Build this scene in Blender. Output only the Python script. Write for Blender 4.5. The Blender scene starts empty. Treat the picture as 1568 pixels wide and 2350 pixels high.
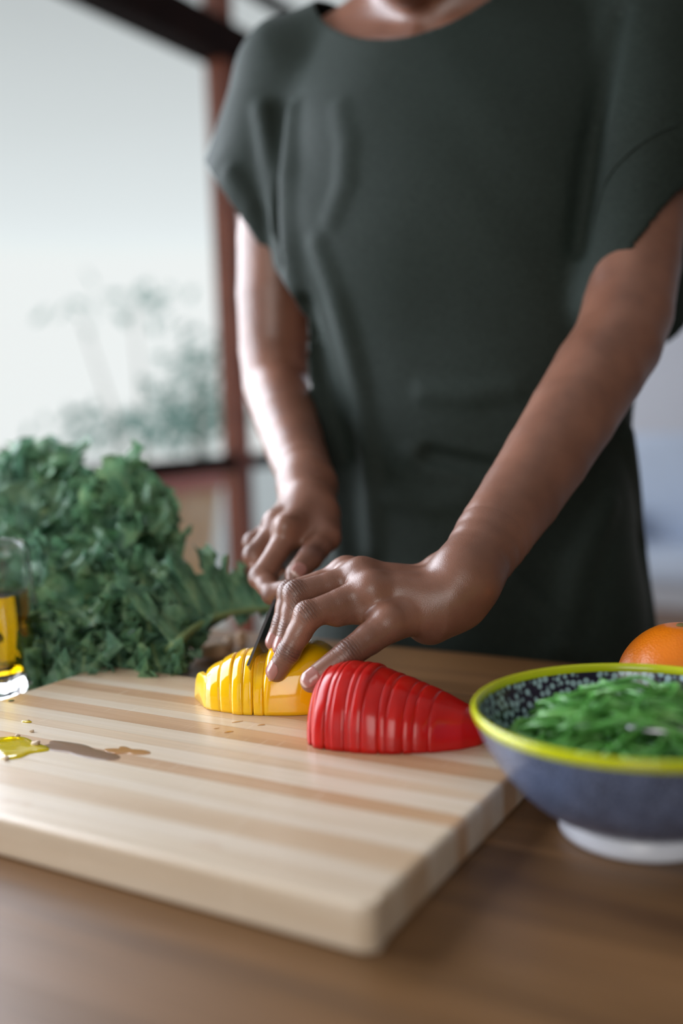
import bpy, bmesh, math, random
import numpy as np
from mathutils import Vector, Matrix
random.seed(7); rng = np.random.default_rng(7)
SC = bpy.context.scene
COL = SC.collection
PI = math.pi
# ------------------------------------------------------------------ camera
PITCH, ROLL, FPX = math.radians(5.604), math.radians(-1.962), 2284.7
TT = 0.76                      # table top height
BT = TT + 0.020                # cutting board top
CAM = np.array([0, 0, 0.964])
fw = np.array([0, math.cos(PITCH), -math.sin(PITCH)])
u0 = np.array([0, math.sin(PITCH), math.cos(PITCH)]); r0 = np.array([1., 0, 0])
RT = math.cos(ROLL)*r0 + math.sin(ROLL)*u0
UP = -math.sin(ROLL)*r0 + math.cos(ROLL)*u0
def P(x, y, d):                # point of the place seen at photo pixel (x, y), d metres along the view axis
    return CAM + d*(fw + RT*(x-784)/FPX - UP*(y-1175)/FPX)
def G(x, y, z):                # same, on the horizontal plane z
    q = fw + RT*(x-784)/FPX - UP*(y-1175)/FPX
    return CAM + q*(z-CAM[2])/q[2]
cam = bpy.data.cameras.new('camera'); camo = bpy.data.objects.new('camera', cam); COL.objects.link(camo)
m = Matrix(((RT[0], UP[0], -fw[0], 0), (RT[1], UP[1], -fw[1], 0), (RT[2], UP[2], -fw[2], CAM[2]), (0, 0, 0, 1)))
camo.matrix_world = m
cam.sensor_fit = 'VERTICAL'; cam.sensor_height = 36; cam.sensor_width = 24; cam.lens = 35
cam.clip_start = 0.02; cam.clip_end = 200
cam.dof.use_dof = True; cam.dof.focus_distance = 0.615; cam.dof.aperture_fstop = 2.2
SC.camera = camo
SC.view_settings.view_transform = 'Standard'; SC.view_settings.look = 'None'
SC.view_settings.exposure = 0.0; SC.view_settings.gamma = 1.0
try: SC.view_settings.use_curve_mapping = False
except Exception: pass
A = np.array([math.cos(math.radians(-30.04)), math.sin(math.radians(-30.04)), 0])   # along the table
B = np.array([-A[1], A[0], 0])                                                       # across the table, into the room
Z = np.array([0, 0, 1.])
# ------------------------------------------------------------------ world
w = bpy.data.worlds.new('hazy_sky'); SC.world = w; w.use_nodes = True
nt = w.node_tree; nt.nodes.clear()
o_ = nt.nodes.new('ShaderNodeOutputWorld'); bg = nt.nodes.new('ShaderNodeBackground')
tc = nt.nodes.new('ShaderNodeTexCoord'); sp = nt.nodes.new('ShaderNodeSeparateXYZ')
cr = nt.nodes.new('ShaderNodeValToRGB')
nt.links.new(tc.outputs['Generated'], sp.inputs[0]); nt.links.new(sp.outputs['Z'], cr.inputs[0])
nt.links.new(cr.outputs[0], bg.inputs[0]); nt.links.new(bg.outputs[0], o_.inputs[0])
e = cr.color_ramp.elements
SKY = [(0, 6.0), (.05, 4.0), (.09, 1.6), (.14, 1.04), (.20, .90), (.27, .79), (.36, .64), (1, .44)]
cr.color_ramp.interpolation = 'B_SPLINE'
while len(e) < len(SKY): e.new(.5)
for q_, (s_, v_) in zip(e, SKY): q_.position = s_; q_.color = (v_*.965, v_*1.0, v_*1.02, 1)
bg.inputs[1].default_value = 1.0
# ------------------------------------------------------------------ area lamps added indoors to boost the daylight
def area(name, loc, target, sx, sy, power, col):
    l = bpy.data.lights.new(name, 'AREA'); l.shape = 'RECTANGLE'; l.size = sx; l.size_y = sy
    l.energy = power; l.color = col
    o = bpy.data.objects.new(name, l); COL.objects.link(o); o.location = loc
    d = Vector(target)-Vector(loc); o.rotation_euler = d.to_track_quat('-Z', 'Y').to_euler()
    return o
WN = -A                                     # out of the window wall
WP = np.array([-0.329, 3.203, 0])           # foot of the visible window post
def wall(s, out, z):                        # s along window wall from post, out towards outdoors
    q = WP + B*s + WN*out; return (q[0], q[1], z)
area('window_boost', wall(-2.15, -0.06, 1.42), wall(-2.2, -2.0, 0.70), 2.0, 1.3, 72, (0.86, 0.90, 1.0))  # added key lamp just inside the glass, strengthening the window light
area('window_boost', wall(1.25, -0.06, 1.35), wall(0.95, -2, 1.15), 1.6, 1.9, 14, (0.84, 0.87, 1.0))  # likewise added, in the bay behind the person
area('window_boost', wall(-2.75, -0.14, 0.95), wall(-3.3, -2.0, 0.90), 0.8, 0.8, 8, (0.92, 0.93, 1.0))  # added low fill lamp for hands and kale
area('rear_fill', (-0.55, -2.1, 1.55), (0.1, 0.6, 0.8), 1.1, 1.6, 26, (1.0, 0.965, 0.92))  # added fill lamp inside the room behind the camera, no door there
# ------------------------------------------------------------------ material helpers
def lin(c):
    return tuple((v/255/12.92 if v/255 <= 0.04045 else ((v/255+0.055)/1.055)**2.4) for v in c)
class N:
    def __init__(s, name):
        s.m = bpy.data.materials.new(name); s.m.use_nodes = True; s.t = s.m.node_tree
        s.b = s.t.nodes['Principled BSDF']; s.o = s.t.nodes['Material Output']
    def n(s, t, **k):
        q = s.t.nodes.new('ShaderNode'+t)
        for a, v in k.items():
            if hasattr(q, a): setattr(q, a, v)
        return q
    def l(s, a, b): s.t.links.new(a, b)
    def set(s, **k):
        for a, v in k.items():
            a = {'rough': 'Roughness', 'metal': 'Metallic', 'color': 'Base Color', 'spec': 'Specular IOR Level', 'coat': 'Coat Weight', 'coatr': 'Coat Roughness',
                 'trans': 'Transmission Weight', 'ior': 'IOR', 'sheen': 'Sheen Weight', 'sheenr': 'Sheen Roughness', 'sss': 'Subsurface Weight', 'sssr': 'Subsurface Radius', 'ssss': 'Subsurface Scale', 'alpha': 'Alpha'}[a]
            if a == 'Base Color' and len(v) == 3: v = (*v, 1)
            s.b.inputs[a].default_value = v
        return s
    def coord(s, kind='Object', scale=(1, 1, 1), rot=(0, 0, 0)):
        c = s.n('TexCoord'); mp = s.n('Mapping'); mp.inputs['Scale'].default_value = scale; mp.inputs['Rotation'].default_value = rot
        s.l(c.outputs[kind], mp.inputs[0]); return mp.outputs[0]
    def noise(s, vec, scale, detail=3, rough=.5, dist=0):
        q = s.n('TexNoise'); q.inputs['Scale'].default_value = scale; q.inputs['Detail'].default_value = detail
        q.inputs['Roughness'].default_value = rough; q.inputs['Distortion'].default_value = dist
        if vec is not None: s.l(vec, q.inputs['Vector'])
        return q.outputs['Fac']
    def ramp(s, fac, stops):
        q = s.n('ValToRGB'); el = q.color_ramp.elements
        while len(el) < len(stops): el.new(.5)
        for i, (p, c) in enumerate(stops):
            el[i].position = p; el[i].color = (*c, 1) if len(c) == 3 else c
        s.l(fac, q.inputs[0]); return q.outputs[0]
    def mix(s, a, b, fac, mode='MIX'):
        q = s.n('MixRGB'); q.blend_type = mode
        for i, v in ((1, a), (2, b)):
            if hasattr(v, 'links'): s.l(v, q.inputs[i])
            else: q.inputs[i].default_value = (*v, 1) if len(v) == 3 else v
        if hasattr(fac, 'links'): s.l(fac, q.inputs[0])
        else: q.inputs[0].default_value = fac
        return q.outputs[0]
    def math(s, op, a, b=0.):
        q = s.n('Math'); q.operation = op
        for i, v in ((0, a), (1, b)):
            if hasattr(v, 'links'): s.l(v, q.inputs[i])
            else: q.inputs[i].default_value = v
        return q.outputs[0]
    def bump(s, h, strength=.3, dist=.001, prev=None):
        q = s.n('Bump'); q.inputs['Strength'].default_value = strength; q.inputs['Distance'].default_value = dist
        s.l(h, q.inputs['Height'])
        if prev is not None: s.l(prev, q.inputs['Normal'])
        return q.outputs[0]
    def color(s, c): s.l(c, s.b.inputs['Base Color']); return s
    def normal(s, c): s.l(c, s.b.inputs['Normal']); return s
def plain(name, c, rough=.5, **k):
    q = N(name).set(color=lin(c), rough=rough, **k)
    v = q.noise(q.coord(), 40, 2); q.color(q.mix(lin(c), tuple(x*.86 for x in lin(c)), v)); return q.m
# ------------------------------------------------------------------ mesh helpers
def link(name, me, mat=None, parent=None, smooth=False):
    o = bpy.data.objects.new(name, me); COL.objects.link(o)
    if mat is not None: me.materials.append(mat)
    if smooth: me.polygons.foreach_set('use_smooth', [True]*len(me.polygons))
    if parent is not None:
        o.parent = parent; o.matrix_parent_inverse = parent.matrix_world.inverted()
    return o
def npmesh(name, V, F, mat=None, parent=None, smooth=True):
    V = np.asarray(V, np.float32); F = np.asarray(F, np.int32)
    me = bpy.data.meshes.new(name); me.vertices.add(len(V)); me.vertices.foreach_set('co', V.ravel())
    k = F.shape[1]; me.loops.add(F.size); me.loops.foreach_set('vertex_index', F.ravel())
    me.polygons.add(len(F)); me.polygons.foreach_set('loop_start', np.arange(len(F), dtype=np.int32)*k)
    me.update(calc_edges=True); me.validate()
    return link(name, me, mat, parent, smooth)
def bmobj(name, bm, mat=None, parent=None, smooth=False):
    bmesh.ops.recalc_face_normals(bm, faces=bm.faces)
    me = bpy.data.meshes.new(name); bm.to_mesh(me); bm.free(); return link(name, me, mat, parent, smooth)
def empty(name, loc):
    o = bpy.data.objects.new(name, None); COL.objects.link(o); o.location = loc; o.empty_display_size = .02
    bpy.context.view_layer.update(); return o
def tag(o, label=None, cat=None, group=None, kind=None):
    if label: o['label'] = label
    if cat: o['category'] = cat
    if group: o['group'] = group
    if kind: o['kind'] = kind
    return o
def box(bm, c, ax, ay, az, sx, sy, sz, bev=0, seg=2):
    r = bmesh.ops.create_cube(bm, size=1)
    M = Matrix(((ax[0]*sx, ay[0]*sy, az[0]*sz, c[0]), (ax[1]*sx, ay[1]*sy, az[1]*sz, c[1]), (ax[2]*sx, ay[2]*sy, az[2]*sz, c[2]), (0, 0, 0, 1)))
    bmesh.ops.transform(bm, matrix=M, verts=r['verts'])
    if bev:
        es = list({e for v in r['verts'] for e in v.link_edges})
        bmesh.ops.bevel(bm, geom=es, offset=bev, segments=seg, affect='EDGES', profile=.6)
def bobj(name, c, sx, sy, sz, mat, parent=None, bev=0, ax=A, ay=B, az=Z, smooth=False):
    bm = bmesh.new(); box(bm, c, ax, ay, az, sx, sy, sz, bev); return bmobj(name, bm, mat, parent, smooth)
def lathe(prof, n=96, loc=(0, 0, 0)):
    prof = np.array(prof, float); t = np.linspace(0, 2*PI, n, endpoint=False)
    V = np.stack([np.outer(prof[:, 0], np.cos(t)), np.outer(prof[:, 0], np.sin(t)), np.repeat(prof[:, 1:2], n, 1)], -1).reshape(-1, 3)+np.array(loc)
    k = len(prof); i, j = np.meshgrid(np.arange(k-1), np.arange(n), indexing='ij'); j2 = (j+1) % n
    F = np.stack([i*n+j, i*n+j2, (i+1)*n+j2, (i+1)*n+j], -1).reshape(-1, 4); return V, F
def grid_faces(nu, nv, closed_v=False):
    jn = nv if closed_v else nv-1
    i, j = np.meshgrid(np.arange(nu-1), np.arange(jn), indexing='ij'); j2 = (j+1) % nv
    return np.stack([i*nv+j, i*nv+j2, (i+1)*nv+j2, (i+1)*nv+j], -1).reshape(-1, 4)
def tube(pts, rad, n=8, caps=True):
    pts = np.array(pts, float); k = len(pts); rad = np.broadcast_to(rad, (k,))
    T = np.gradient(pts, axis=0); T /= np.linalg.norm(T, axis=1, keepdims=True)+1e-12
    ref = np.array([0, 0, 1.]) if abs(T[0, 2]) < .9 else np.array([1., 0, 0])
    V = []; X = np.cross(T[0], ref); X /= np.linalg.norm(X)
    for i in range(k):
        X = X-T[i]*(X@T[i]); X /= np.linalg.norm(X); Y = np.cross(T[i], X)
        t = np.linspace(0, 2*PI, n, endpoint=False)
        V.append(pts[i]+rad[i]*(np.outer(np.cos(t), X)+np.outer(np.sin(t), Y)))
    V = np.concatenate(V); F = grid_faces(k, n, True)
    if caps:
        V = np.concatenate([V, pts[:1]-T[:1]*rad[0]*.5, pts[-1:]+T[-1:]*rad[-1]*.5]); a = len(V)-2; j = np.arange(n); j2 = (j+1) % n
        F = np.concatenate([F, np.stack([np.full(n, a), j2, j, j], -1), np.stack([np.full(n, a+1), (k-1)*n+j, (k-1)*n+j2, (k-1)*n+j2], -1)])
    return V, F
def fixtri(name, V, F, mat, parent=None, smooth=True):      # quads with possible repeated last index
    me = bpy.data.meshes.new(name)
    me.from_pydata([tuple(v) for v in V], [], [tuple(f[:3]) if f[2] == f[3] else tuple(f) for f in F.tolist()])
    return link(name, me, mat, parent, smooth)
def catmull(pts, n):
    pts = np.array(pts, float); q = np.vstack([2*pts[0]-pts[1], pts, 2*pts[-1]-pts[-2]]); out = []
    for t in np.linspace(0, len(pts)-1-1e-9, n):
        i = int(t); f = t-i; a, b, c, d = q[i:i+4]
        out.append(.5*((2*b)+(-a+c)*f+(2*a-5*b+4*c-d)*f*f+(-a+3*b-3*c+d)*f**3))
    return np.array(out)
def lerpk(x, xs, ys): return np.interp(x, xs, ys)
# ------------------------------------------------------------------ SDF tools
def smin(a, b, k):
    h = np.clip(.5+.5*(b-a)/k, 0, 1); return b+(a-b)*h-k*h*(1-h)
def cap(p, a, b, ra, rb):
    a = np.asarray(a, np.float32); b = np.asarray(b, np.float32); ba = b-a; pa = p-a
    h = np.clip((pa@ba)/np.float32(ba@ba+1e-12), 0, 1)
    q = pa-h[:, None]*ba; return np.sqrt(np.einsum('ij,ij->i', q, q))-(ra+(rb-ra)*h)
def ellip(p, c, r, M=None):
    q = p-np.asarray(c, np.float32)
    if M is not None: q = q@np.asarray(M, np.float32)
    q = q/np.asarray(r, np.float32); k = np.sqrt(np.einsum('ij,ij->i', q, q)); return (k-1)*np.float32(min(r))*(1 if min(r) == max(r) else 1.0)
def nets(f, lo, hi, h, blk=16, lip=1.5):
    lo = np.array(lo, np.float32); n = np.ceil((np.array(hi)-lo)/h/blk).astype(int)
    S = n*blk+1; D = np.full(S, 1., np.float32)
    bi = np.stack(np.meshgrid(*[np.arange(k) for k in n], indexing='ij'), -1).reshape(-1, 3)
    cen = lo+(bi+.5)*blk*h; dc = f(cen.astype(np.float32)); R = blk*h*.5*math.sqrt(3)
    loc = np.stack(np.meshgrid(*[np.arange(blk+1)]*3, indexing='ij'), -1).reshape(-1, 3)
    neg = dc < 0
    for b in bi[neg & (np.abs(dc) > R*lip)]:
        D[b[0]*blk:b[0]*blk+blk+1, b[1]*blk:b[1]*blk+blk+1, b[2]*blk:b[2]*blk+blk+1] = -1
    act = bi[np.abs(dc) <= R*lip]
    for k in range(0, len(act), 24):
        bb = act[k:k+24]; pts = (lo+(bb[:, None, :]*blk+loc[None])*h).reshape(-1, 3).astype(np.float32)
        d = f(pts).reshape(len(bb), blk+1, blk+1, blk+1)
        for q, b in enumerate(bb): D[b[0]*blk:b[0]*blk+blk+1, b[1]*blk:b[1]*blk+blk+1, b[2]*blk:b[2]*blk+blk+1] = d[q]
    sgn = D < 0
    c = np.zeros(tuple(S-1), np.int8)
    for i in (0, 1):
        for j in (0, 1):
            for l in (0, 1): c += sgn[i:S[0]-1+i, j:S[1]-1+j, l:S[2]-1+l]
    cell = (c > 0) & (c < 8); idx = -np.ones(c.shape, np.int32); ci = np.argwhere(cell); idx[cell] = np.arange(len(ci))
    acc = np.zeros((len(ci), 3), np.float32); cnt = np.zeros(len(ci), np.float32)
    cor = [np.array(x) for x in [(0,0,0),(0,0,1),(0,1,0),(0,1,1),(1,0,0),(1,0,1),(1,1,0),(1,1,1)]]
    for p in cor:
        for ax in range(3):
            if p[ax] == 0:
                q = p.copy(); q[ax] = 1
                a = D[tuple((ci+p).T)]; b = D[tuple((ci+q).T)]; mk = (a < 0) != (b < 0)
                t = np.where(mk, a/(a-b+1e-20), 0)
                acc[mk] += (p+(q-p)*t[:, None])[mk]; cnt[mk] += 1
    V = lo+(ci+acc/cnt[:, None])*h
    Fs = []
    for ax in range(3):
        o1, o2 = [(1, 2), (2, 0), (0, 1)][ax]
        s1 = [slice(None)]*3; s2 = [slice(None)]*3; s1[ax] = slice(0, -1); s2[ax] = slice(1, None)
        x = sgn[tuple(s1)] != sgn[tuple(s2)]; e_ = np.argwhere(x)
        ok = (e_[:, o1] > 0) & (e_[:, o2] > 0) & (e_[:, o1] < S[o1]-1) & (e_[:, o2] < S[o2]-1); e_ = e_[ok]
        inside = sgn[tuple(s1)][tuple(e_.T)]
        u = np.zeros(3, int); v = np.zeros(3, int); u[o1] = 1; v[o2] = 1
        g = lambda q: idx[tuple(q.T)]
        quad = np.stack([g(e_-u-v), g(e_-v), g(e_), g(e_-u)], -1)
        quad[~inside] = quad[~inside][:, ::-1]; Fs.append(quad)
    F = np.concatenate(Fs); F = F[(F >= 0).all(1)]
    return V, F
def keep(V, F, mask):                        # keep faces whose verts are all in mask
    F = F[mask[F].all(1)]; used = np.zeros(len(V), bool); used[F.ravel()] = True
    mp = np.cumsum(used)-1; return V[used], mp[F]
def grad(f, p, e=4e-4):
    p = np.atleast_2d(p).astype(np.float32); g = np.stack([f(p+np.eye(3, dtype=np.float32)[i]*e)-f(p-np.eye(3, dtype=np.float32)[i]*e) for i in range(3)], -1)
    return g/(np.linalg.norm(g, axis=1, keepdims=True)+1e-12)
def march(f, x, y, d0=.5, d1=1.3):
    o = P(x, y, d0); dr = P(x, y, d0+1)-o; L = np.linalg.norm(dr); t = 0.
    for _ in range(90):
        d = float(f(np.array([o+dr*t], np.float32))[0])
        if abs(d) < 2e-4: break
        t += .7*d/L
        if t > d1-d0: break
    return o+dr*t

def AB(a, b, z): q = A*a+B*b; return np.array([q[0], q[1], z])
# ================================================================== THE ROOM
WA = float(WP@A); WB = float(WP@B)          # window wall at a = WA, visible post at b = WB
AR, B0, B1, HC = 3.0, -3.0, 4.8, 2.75
def mat_wall(name, c):
    q = N(name).set(rough=.75); v = q.noise(q.coord(), 3, 4); q.color(q.mix(lin(c), tuple(x*.93 for x in lin(c)), v))
    q.normal(q.bump(q.noise(q.coord(), 180, 3), .15, .002)); return q.m
MW = mat_wall('wall_paint', (214, 218, 226)); MC = mat_wall('ceiling_paint', (205, 203, 198)); MD = mat_wall('taupe_wall_paint', (128, 116, 106))
def slab(name, c, sx, sy, sz, mat): return tag(bobj(name, c, sx, sy, sz, mat), kind='structure')
slab('wall_back', AB((WA+AR)/2, B1+.05, HC/2), AR-WA+.3, .1, HC, MW)
slab('wall_right', AB(AR+.05, (B0+B1)/2, HC/2), .1, B1-B0, HC, MD)
slab('ceiling', AB((WA+AR)/2, (B0+B1)/2, HC+.05), AR-WA+.3, B1-B0+.2, .1, MC)
# rear wall with an opening at the window-wall end
slab('wall_rear', AB(AR-1.75, B0-.05, HC/2), 3.5, .1, HC, MD)
slab('wall_left', AB(WA, (B0+WB-3.2)/2, HC/2), .12, WB-3.2-B0, HC, MD)
slab('wall_rear', AB((WA+AR)/2, B0-.05, HC-.15), AR-WA+.3, .098, .3, MW)
mf = N('floor_boards').set(rough=.45); cc = mf.coord(scale=(1, 1, 1), rot=(0, 0, math.radians(30)))
br = mf.n('TexBrick'); mf.l(cc, br.inputs[0]); br.inputs['Scale'].default_value = 1.2; br.inputs['Color1'].default_value = (*lin((120, 92, 70)), 1); br.inputs['Color2'].default_value = (*lin((140, 108, 82)), 1)
br.inputs['Mortar'].default_value = (*lin((60, 45, 36)), 1); br.inputs['Mortar Size'].default_value = .004; br.inputs['Row Height'].default_value = .12; br.inputs['Brick Width'].default_value = 1.4
mf.color(br.outputs[0])
slab('floor', AB((WA+AR)/2, (B0+B1)/2, -.05), AR-WA+.3, B1-B0+.2, .1, mf.m)
bs = plain('skirting_white', (215, 218, 224), .5)
slab('baseboard_back', AB((WA+AR)/2, B1-.011, .05), AR-WA, .02, .1, bs)
# window wall: a dark red-brown timber frame glazed from floor to lintel
fr = N('red_brown_timber').set(rough=.42); v = fr.noise(fr.coord(scale=(3, 3, .5)), 14, 4); fr.color(fr.ramp(v, [(.3, lin((110, 56, 42))), (.7, lin((176, 104, 80)))])); fr.normal(fr.bump(v, .1, .002)); FRM = fr.m
dk = N('dark_stained_timber').set(rough=.8, spec=.2); v = dk.noise(dk.coord(scale=(3, 3, .5)), 14, 4); dk.color(dk.ramp(v, [(.3, lin((26, 15, 14))), (.7, lin((44, 26, 24)))])); DKM = dk.m
gl = N('window_glass'); gl.t.nodes.remove(gl.b)
tr = gl.n('BsdfTransparent'); tr.inputs[0].default_value = (.96, .98, .975, 1); gs = gl.n('BsdfGlossy'); gs.inputs['Roughness'].default_value = .02; 
mx = gl.n('MixShader'); mx.inputs[0].default_value = .045; gl.l(tr.outputs[0], mx.inputs[1]); gl.l(gs.outputs[0], mx.inputs[2]); gl.l(mx.outputs[0], gl.o.inputs[0]); GLM = gl.m
win = tag(empty('window_1', AB(WA, WB, 0)), kind='structure')
posts = [-3.15, -1.9, 0, 1.15, 2.16]
for s in posts: tag(bobj('post', AB(WA, WB+s, 1.35), .07, .066 if s == 0 else .09, 2.7, FRM, win, .004))
def member(name, z, h, dep, mat): bobj(name, AB(WA, WB-.5, z), dep, 5.38, h, mat, win, .004)
member('lintel_beam', 2.115, .115, .10, DKM); member('middle_rail', .824, .050, .06, DKM); member('sill_rail', .06, .12, .08, FRM)
member('upper_rail', 2.335, .03, .045, DKM); member('head_rail', 2.71, .08, .08, FRM)
for i in range(4):
    s0, s1 = posts[i]+.04, posts[i+1]-.04
    for z0, z1 in ((.12, .806), (.846, 2.055), (2.175, 2.318), (2.352, 2.67)):
        bobj('glass_pane', AB(WA, WB+(s0+s1)/2, (z0+z1)/2), .005, s1-s0, z1-z0, GLM, win)
# outdoors: paving, pale boundary wall, planter, shrubs
og = N('pale_paving').set(rough=.8); v = og.noise(og.coord(), 2.5, 5); og.color(og.ramp(v, [(.3, lin((226, 232, 236))), (.7, lin((240, 244, 246)))]))
tag(bobj('ground_outside', AB(WA-10.2, 3, -.15), 20, 34, .1, og.m), kind='structure')
tp = N('terracotta').set(rough=.7); v = tp.noise(tp.coord(), 9, 4); tp.color(tp.ramp(v, [(.3, lin((232, 182, 130))), (.7, lin((250, 214, 170)))])); TP = tp.m
rr = plain('red_terracotta', (206, 112, 92), .6)
def planter():
    g = P(318, 1100, 4.9); c = np.array([g[0], g[1], -.1])
    e_ = tag(empty('terracotta_planter', c), 'tall square terracotta planter outside the glass behind the kale', 'planter')
    bm = bmesh.new()
    prof = [(.205, 0), (.285, .72), (.285, .72), (.25, .72), (.245, .66)]
    rings = []
    for r_, z_ in prof:
        rings.append([bm.verts.new(tuple(c+A*x*r_+B*y*r_+Z*z_)) for x, y in ((-1, -1), (1, -1), (1, 1), (-1, 1))])
    bm.faces.new(rings[0][::-1]); bm.faces.new(rings[-1])
    for a_, b_ in zip(rings, rings[1:]):
        for k in range(4):
            try: bm.faces.new((a_[k], a_[(k+1) % 4], b_[(k+1) % 4], b_[k]))
            except Exception: pass
    bmesh.ops.remove_doubles(bm, verts=bm.verts, dist=1e-5)
    bmobj('pot_body', bm, TP, e_)
    bm = bmesh.new()
    for k in range(4):
        d1, d2 = (A, B) if k % 2 == 0 else (B, A); sg = 1 if k < 2 else -1
        box(bm, c+d2*sg*.285+Z*.76, d1, d2, Z, .61, .04, .09, .006)
    bmobj('rim', bm, rr, e_)
    bobj('soil', c+Z*.71, .50, .50, .02, plain('dry_soil', (90, 66, 50), .9), e_)
planter()
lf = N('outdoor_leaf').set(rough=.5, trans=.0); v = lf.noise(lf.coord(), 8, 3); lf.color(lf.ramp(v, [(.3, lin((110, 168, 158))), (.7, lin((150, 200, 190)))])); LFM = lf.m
bk = plain('shrub_stem', (120, 110, 90), .8)
def leafcloud(name, cen, rad, n, size, label, group, seed, stems=5):
    r = np.random.default_rng(seed); base = np.array([cen[0], cen[1], -.1]); e_ = tag(empty(name, base), label, 'shrub', group)
    V = []; F = []
    for k in range(n):
        d = r.normal(size=3); d /= np.linalg.norm(d); p = np.array(cen)+d*np.array(rad)*r.uniform(.35, 1)
        t = r.normal(size=3); t /= np.linalg.norm(t); u = np.cross(t, r.normal(size=3)); u /= np.linalg.norm(u); nn = np.cross(t, u); s_ = size*r.uniform(.6, 1.3)
        i = len(V); V += [p-t*s_, p-t*.2*s_+u*.33*s_, p+t*s_+nn*.15*s_, p-t*.2*s_-u*.33*s_, p+nn*.1*s_]
        F += [(i, i+1, i+4), (i+1, i+2, i+4), (i+2, i+3, i+4), (i+3, i, i+4)]
    o = npmesh('foliage', V, F, LFM, e_); tag(o, kind='stuff')
    for k in range(stems):
        q = np.array(cen)+np.array(rad)*r.uniform(-.5, .5, 3)
        pts = catmull([base+r.normal(size=3)*.02*np.array([1, 1, 0]), (base+q)/2+r.normal(size=3)*.05, q], 8)
        V2, F2 = tube(pts, np.linspace(.012, .004, 8)*(size/.06), 6); fixtri('stem', V2, F2, bk, e_)
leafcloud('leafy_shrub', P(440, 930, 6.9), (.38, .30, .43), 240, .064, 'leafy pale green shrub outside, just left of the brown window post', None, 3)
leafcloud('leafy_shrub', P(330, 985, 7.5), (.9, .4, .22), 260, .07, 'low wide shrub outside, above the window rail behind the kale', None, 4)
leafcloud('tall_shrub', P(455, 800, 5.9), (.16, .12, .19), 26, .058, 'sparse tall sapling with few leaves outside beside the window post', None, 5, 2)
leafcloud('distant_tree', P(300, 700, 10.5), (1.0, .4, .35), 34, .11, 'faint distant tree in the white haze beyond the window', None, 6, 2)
# light blue chair by the back wall
ch = plain('pale_blue_fabric', (206, 220, 240), .8)
def chair():
    c = P(1572, 1150, 3.6); c = np.array([c[0], c[1], 0]); e_ = tag(empty('armchair', c), 'pale blue upholstered chair by the back wall, right of the person', 'chair')
    bobj('seat', c-B*.05+Z*.40, .52, .5, .12, ch, e_, .04, smooth=True)
    bobj('backrest', c+B*.20+Z*.62, .52, .12, .46, ch, e_, .055, smooth=True)
    for s in (-1, 1): bobj('armrest', c+A*s*.24-B*.05+Z*.52, .08, .46, .12, ch, e_, .03, smooth=True)
    lg = plain('dark_chair_leg', (60, 52, 60), .5)
    for i in (-1, 1):
        for j in (-1, 1):
            V, F = tube([c+A*i*.2+B*j*.18, c+A*i*.2+B*j*.18+Z*.36], [.012, .018], 10); fixtri('leg', V, F, lg, e_)
chair()
# ================================================================== TABLE
def wood(name, c1, c2, c3, scale=1., rough=.45, coat=0., bump=.12, var=.5):
    q = N(name).set(rough=rough, coat=coat, coatr=.25)
    oi = q.n('ObjectInfo'); c0 = q.coord(rot=(0, 0, math.radians(30.04)))
    ad = q.n('VectorMath'); ad.operation = 'ADD'; q.l(c0, ad.inputs[0])
    cb = q.n('CombineXYZ'); q.l(q.math('MULTIPLY', oi.outputs['Random'], 37.), cb.inputs[0]); q.l(q.math('MULTIPLY', oi.outputs['Random'], 11.), cb.inputs[1]); q.l(cb.outputs[0], ad.inputs[1])
    mp = q.n('Mapping'); mp.inputs['Scale'].default_value = (2*scale, 34*scale, 20*scale); q.l(ad.outputs[0], mp.inputs[0])
    g1 = q.noise(mp.outputs[0], 1.6, 5, .6, .6)
    mp2 = q.n('Mapping'); mp2.inputs['Scale'].default_value = (6*scale, 260*scale, 90*scale); q.l(ad.outputs[0], mp2.inputs[0])
    g2 = q.noise(mp2.outputs[0], 1.5, 3, .6)
    c = q.ramp(g1, [(.28, c1), (.5, c2), (.74, c3)])
    c = q.mix(c, (0, 0, 0), q.math('MULTIPLY', g2, .22))
    tone = q.ramp(oi.outputs['Random'], [(0, (1-var*.5,)*3), (1, (1+var*.12, 1+var*.06, 1))])
    c = q.mix(c, tone, 1., 'MULTIPLY')
    if 'bamboo' in name:
        mp3 = q.n('Mapping'); mp3.inputs['Scale'].default_value = (700, 34, 1); mp3.inputs['Rotation'].default_value = (0, 0, .22); q.l(c0, mp3.inputs[0])
        sc3 = q.ramp(q.noise(mp3.outputs[0], 1.0, 1), [(.70, (0, 0, 0)), (.76, (1, 1, 1))]); c = q.mix(c, lin((238, 224, 204)), q.math('MULTIPLY', sc3, .35))
        st3 = q.ramp(q.noise(c0, 26, 2), [(.68, (0, 0, 0)), (.80, (1, 1, 1))]); c = q.mix(c, lin((176, 122, 70)), q.math('MULTIPLY', st3, .6))
    q.color(c); q.normal(q.bump(g2, bump, .0006))
    q.l(q.math('ADD', q.math('MULTIPLY', g2, .25), rough-.12), q.b.inputs['Roughness'])
    return q
TW = wood('table_oak', lin((96, 66, 38)), lin((126, 90, 52)), lin((146, 106, 66)), .8, .46, .05, .15, .30).m
tab = tag(empty('wooden_table', AB(.1, .31, 0)), 'brown oiled wooden kitchen table under the cutting board', 'table')
TA0, TA1, TB0, TB1 = -.95, 1.15, -.14, .764
random.seed(5); nb = 8; wb = (TB1-TB0)/nb
for i in range(nb):
    b0 = TB0+i*wb; cuts = [TA0, random.uniform(-.45, .0), random.uniform(.25, .75), TA1]
    for a0, a1 in zip(cuts, cuts[1:]):
        bobj('plank', AB((a0+a1)/2, b0+wb/2, TT-.02), a1-a0-.0006, wb-.0006, .04, TW, tab, .0006)
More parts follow.
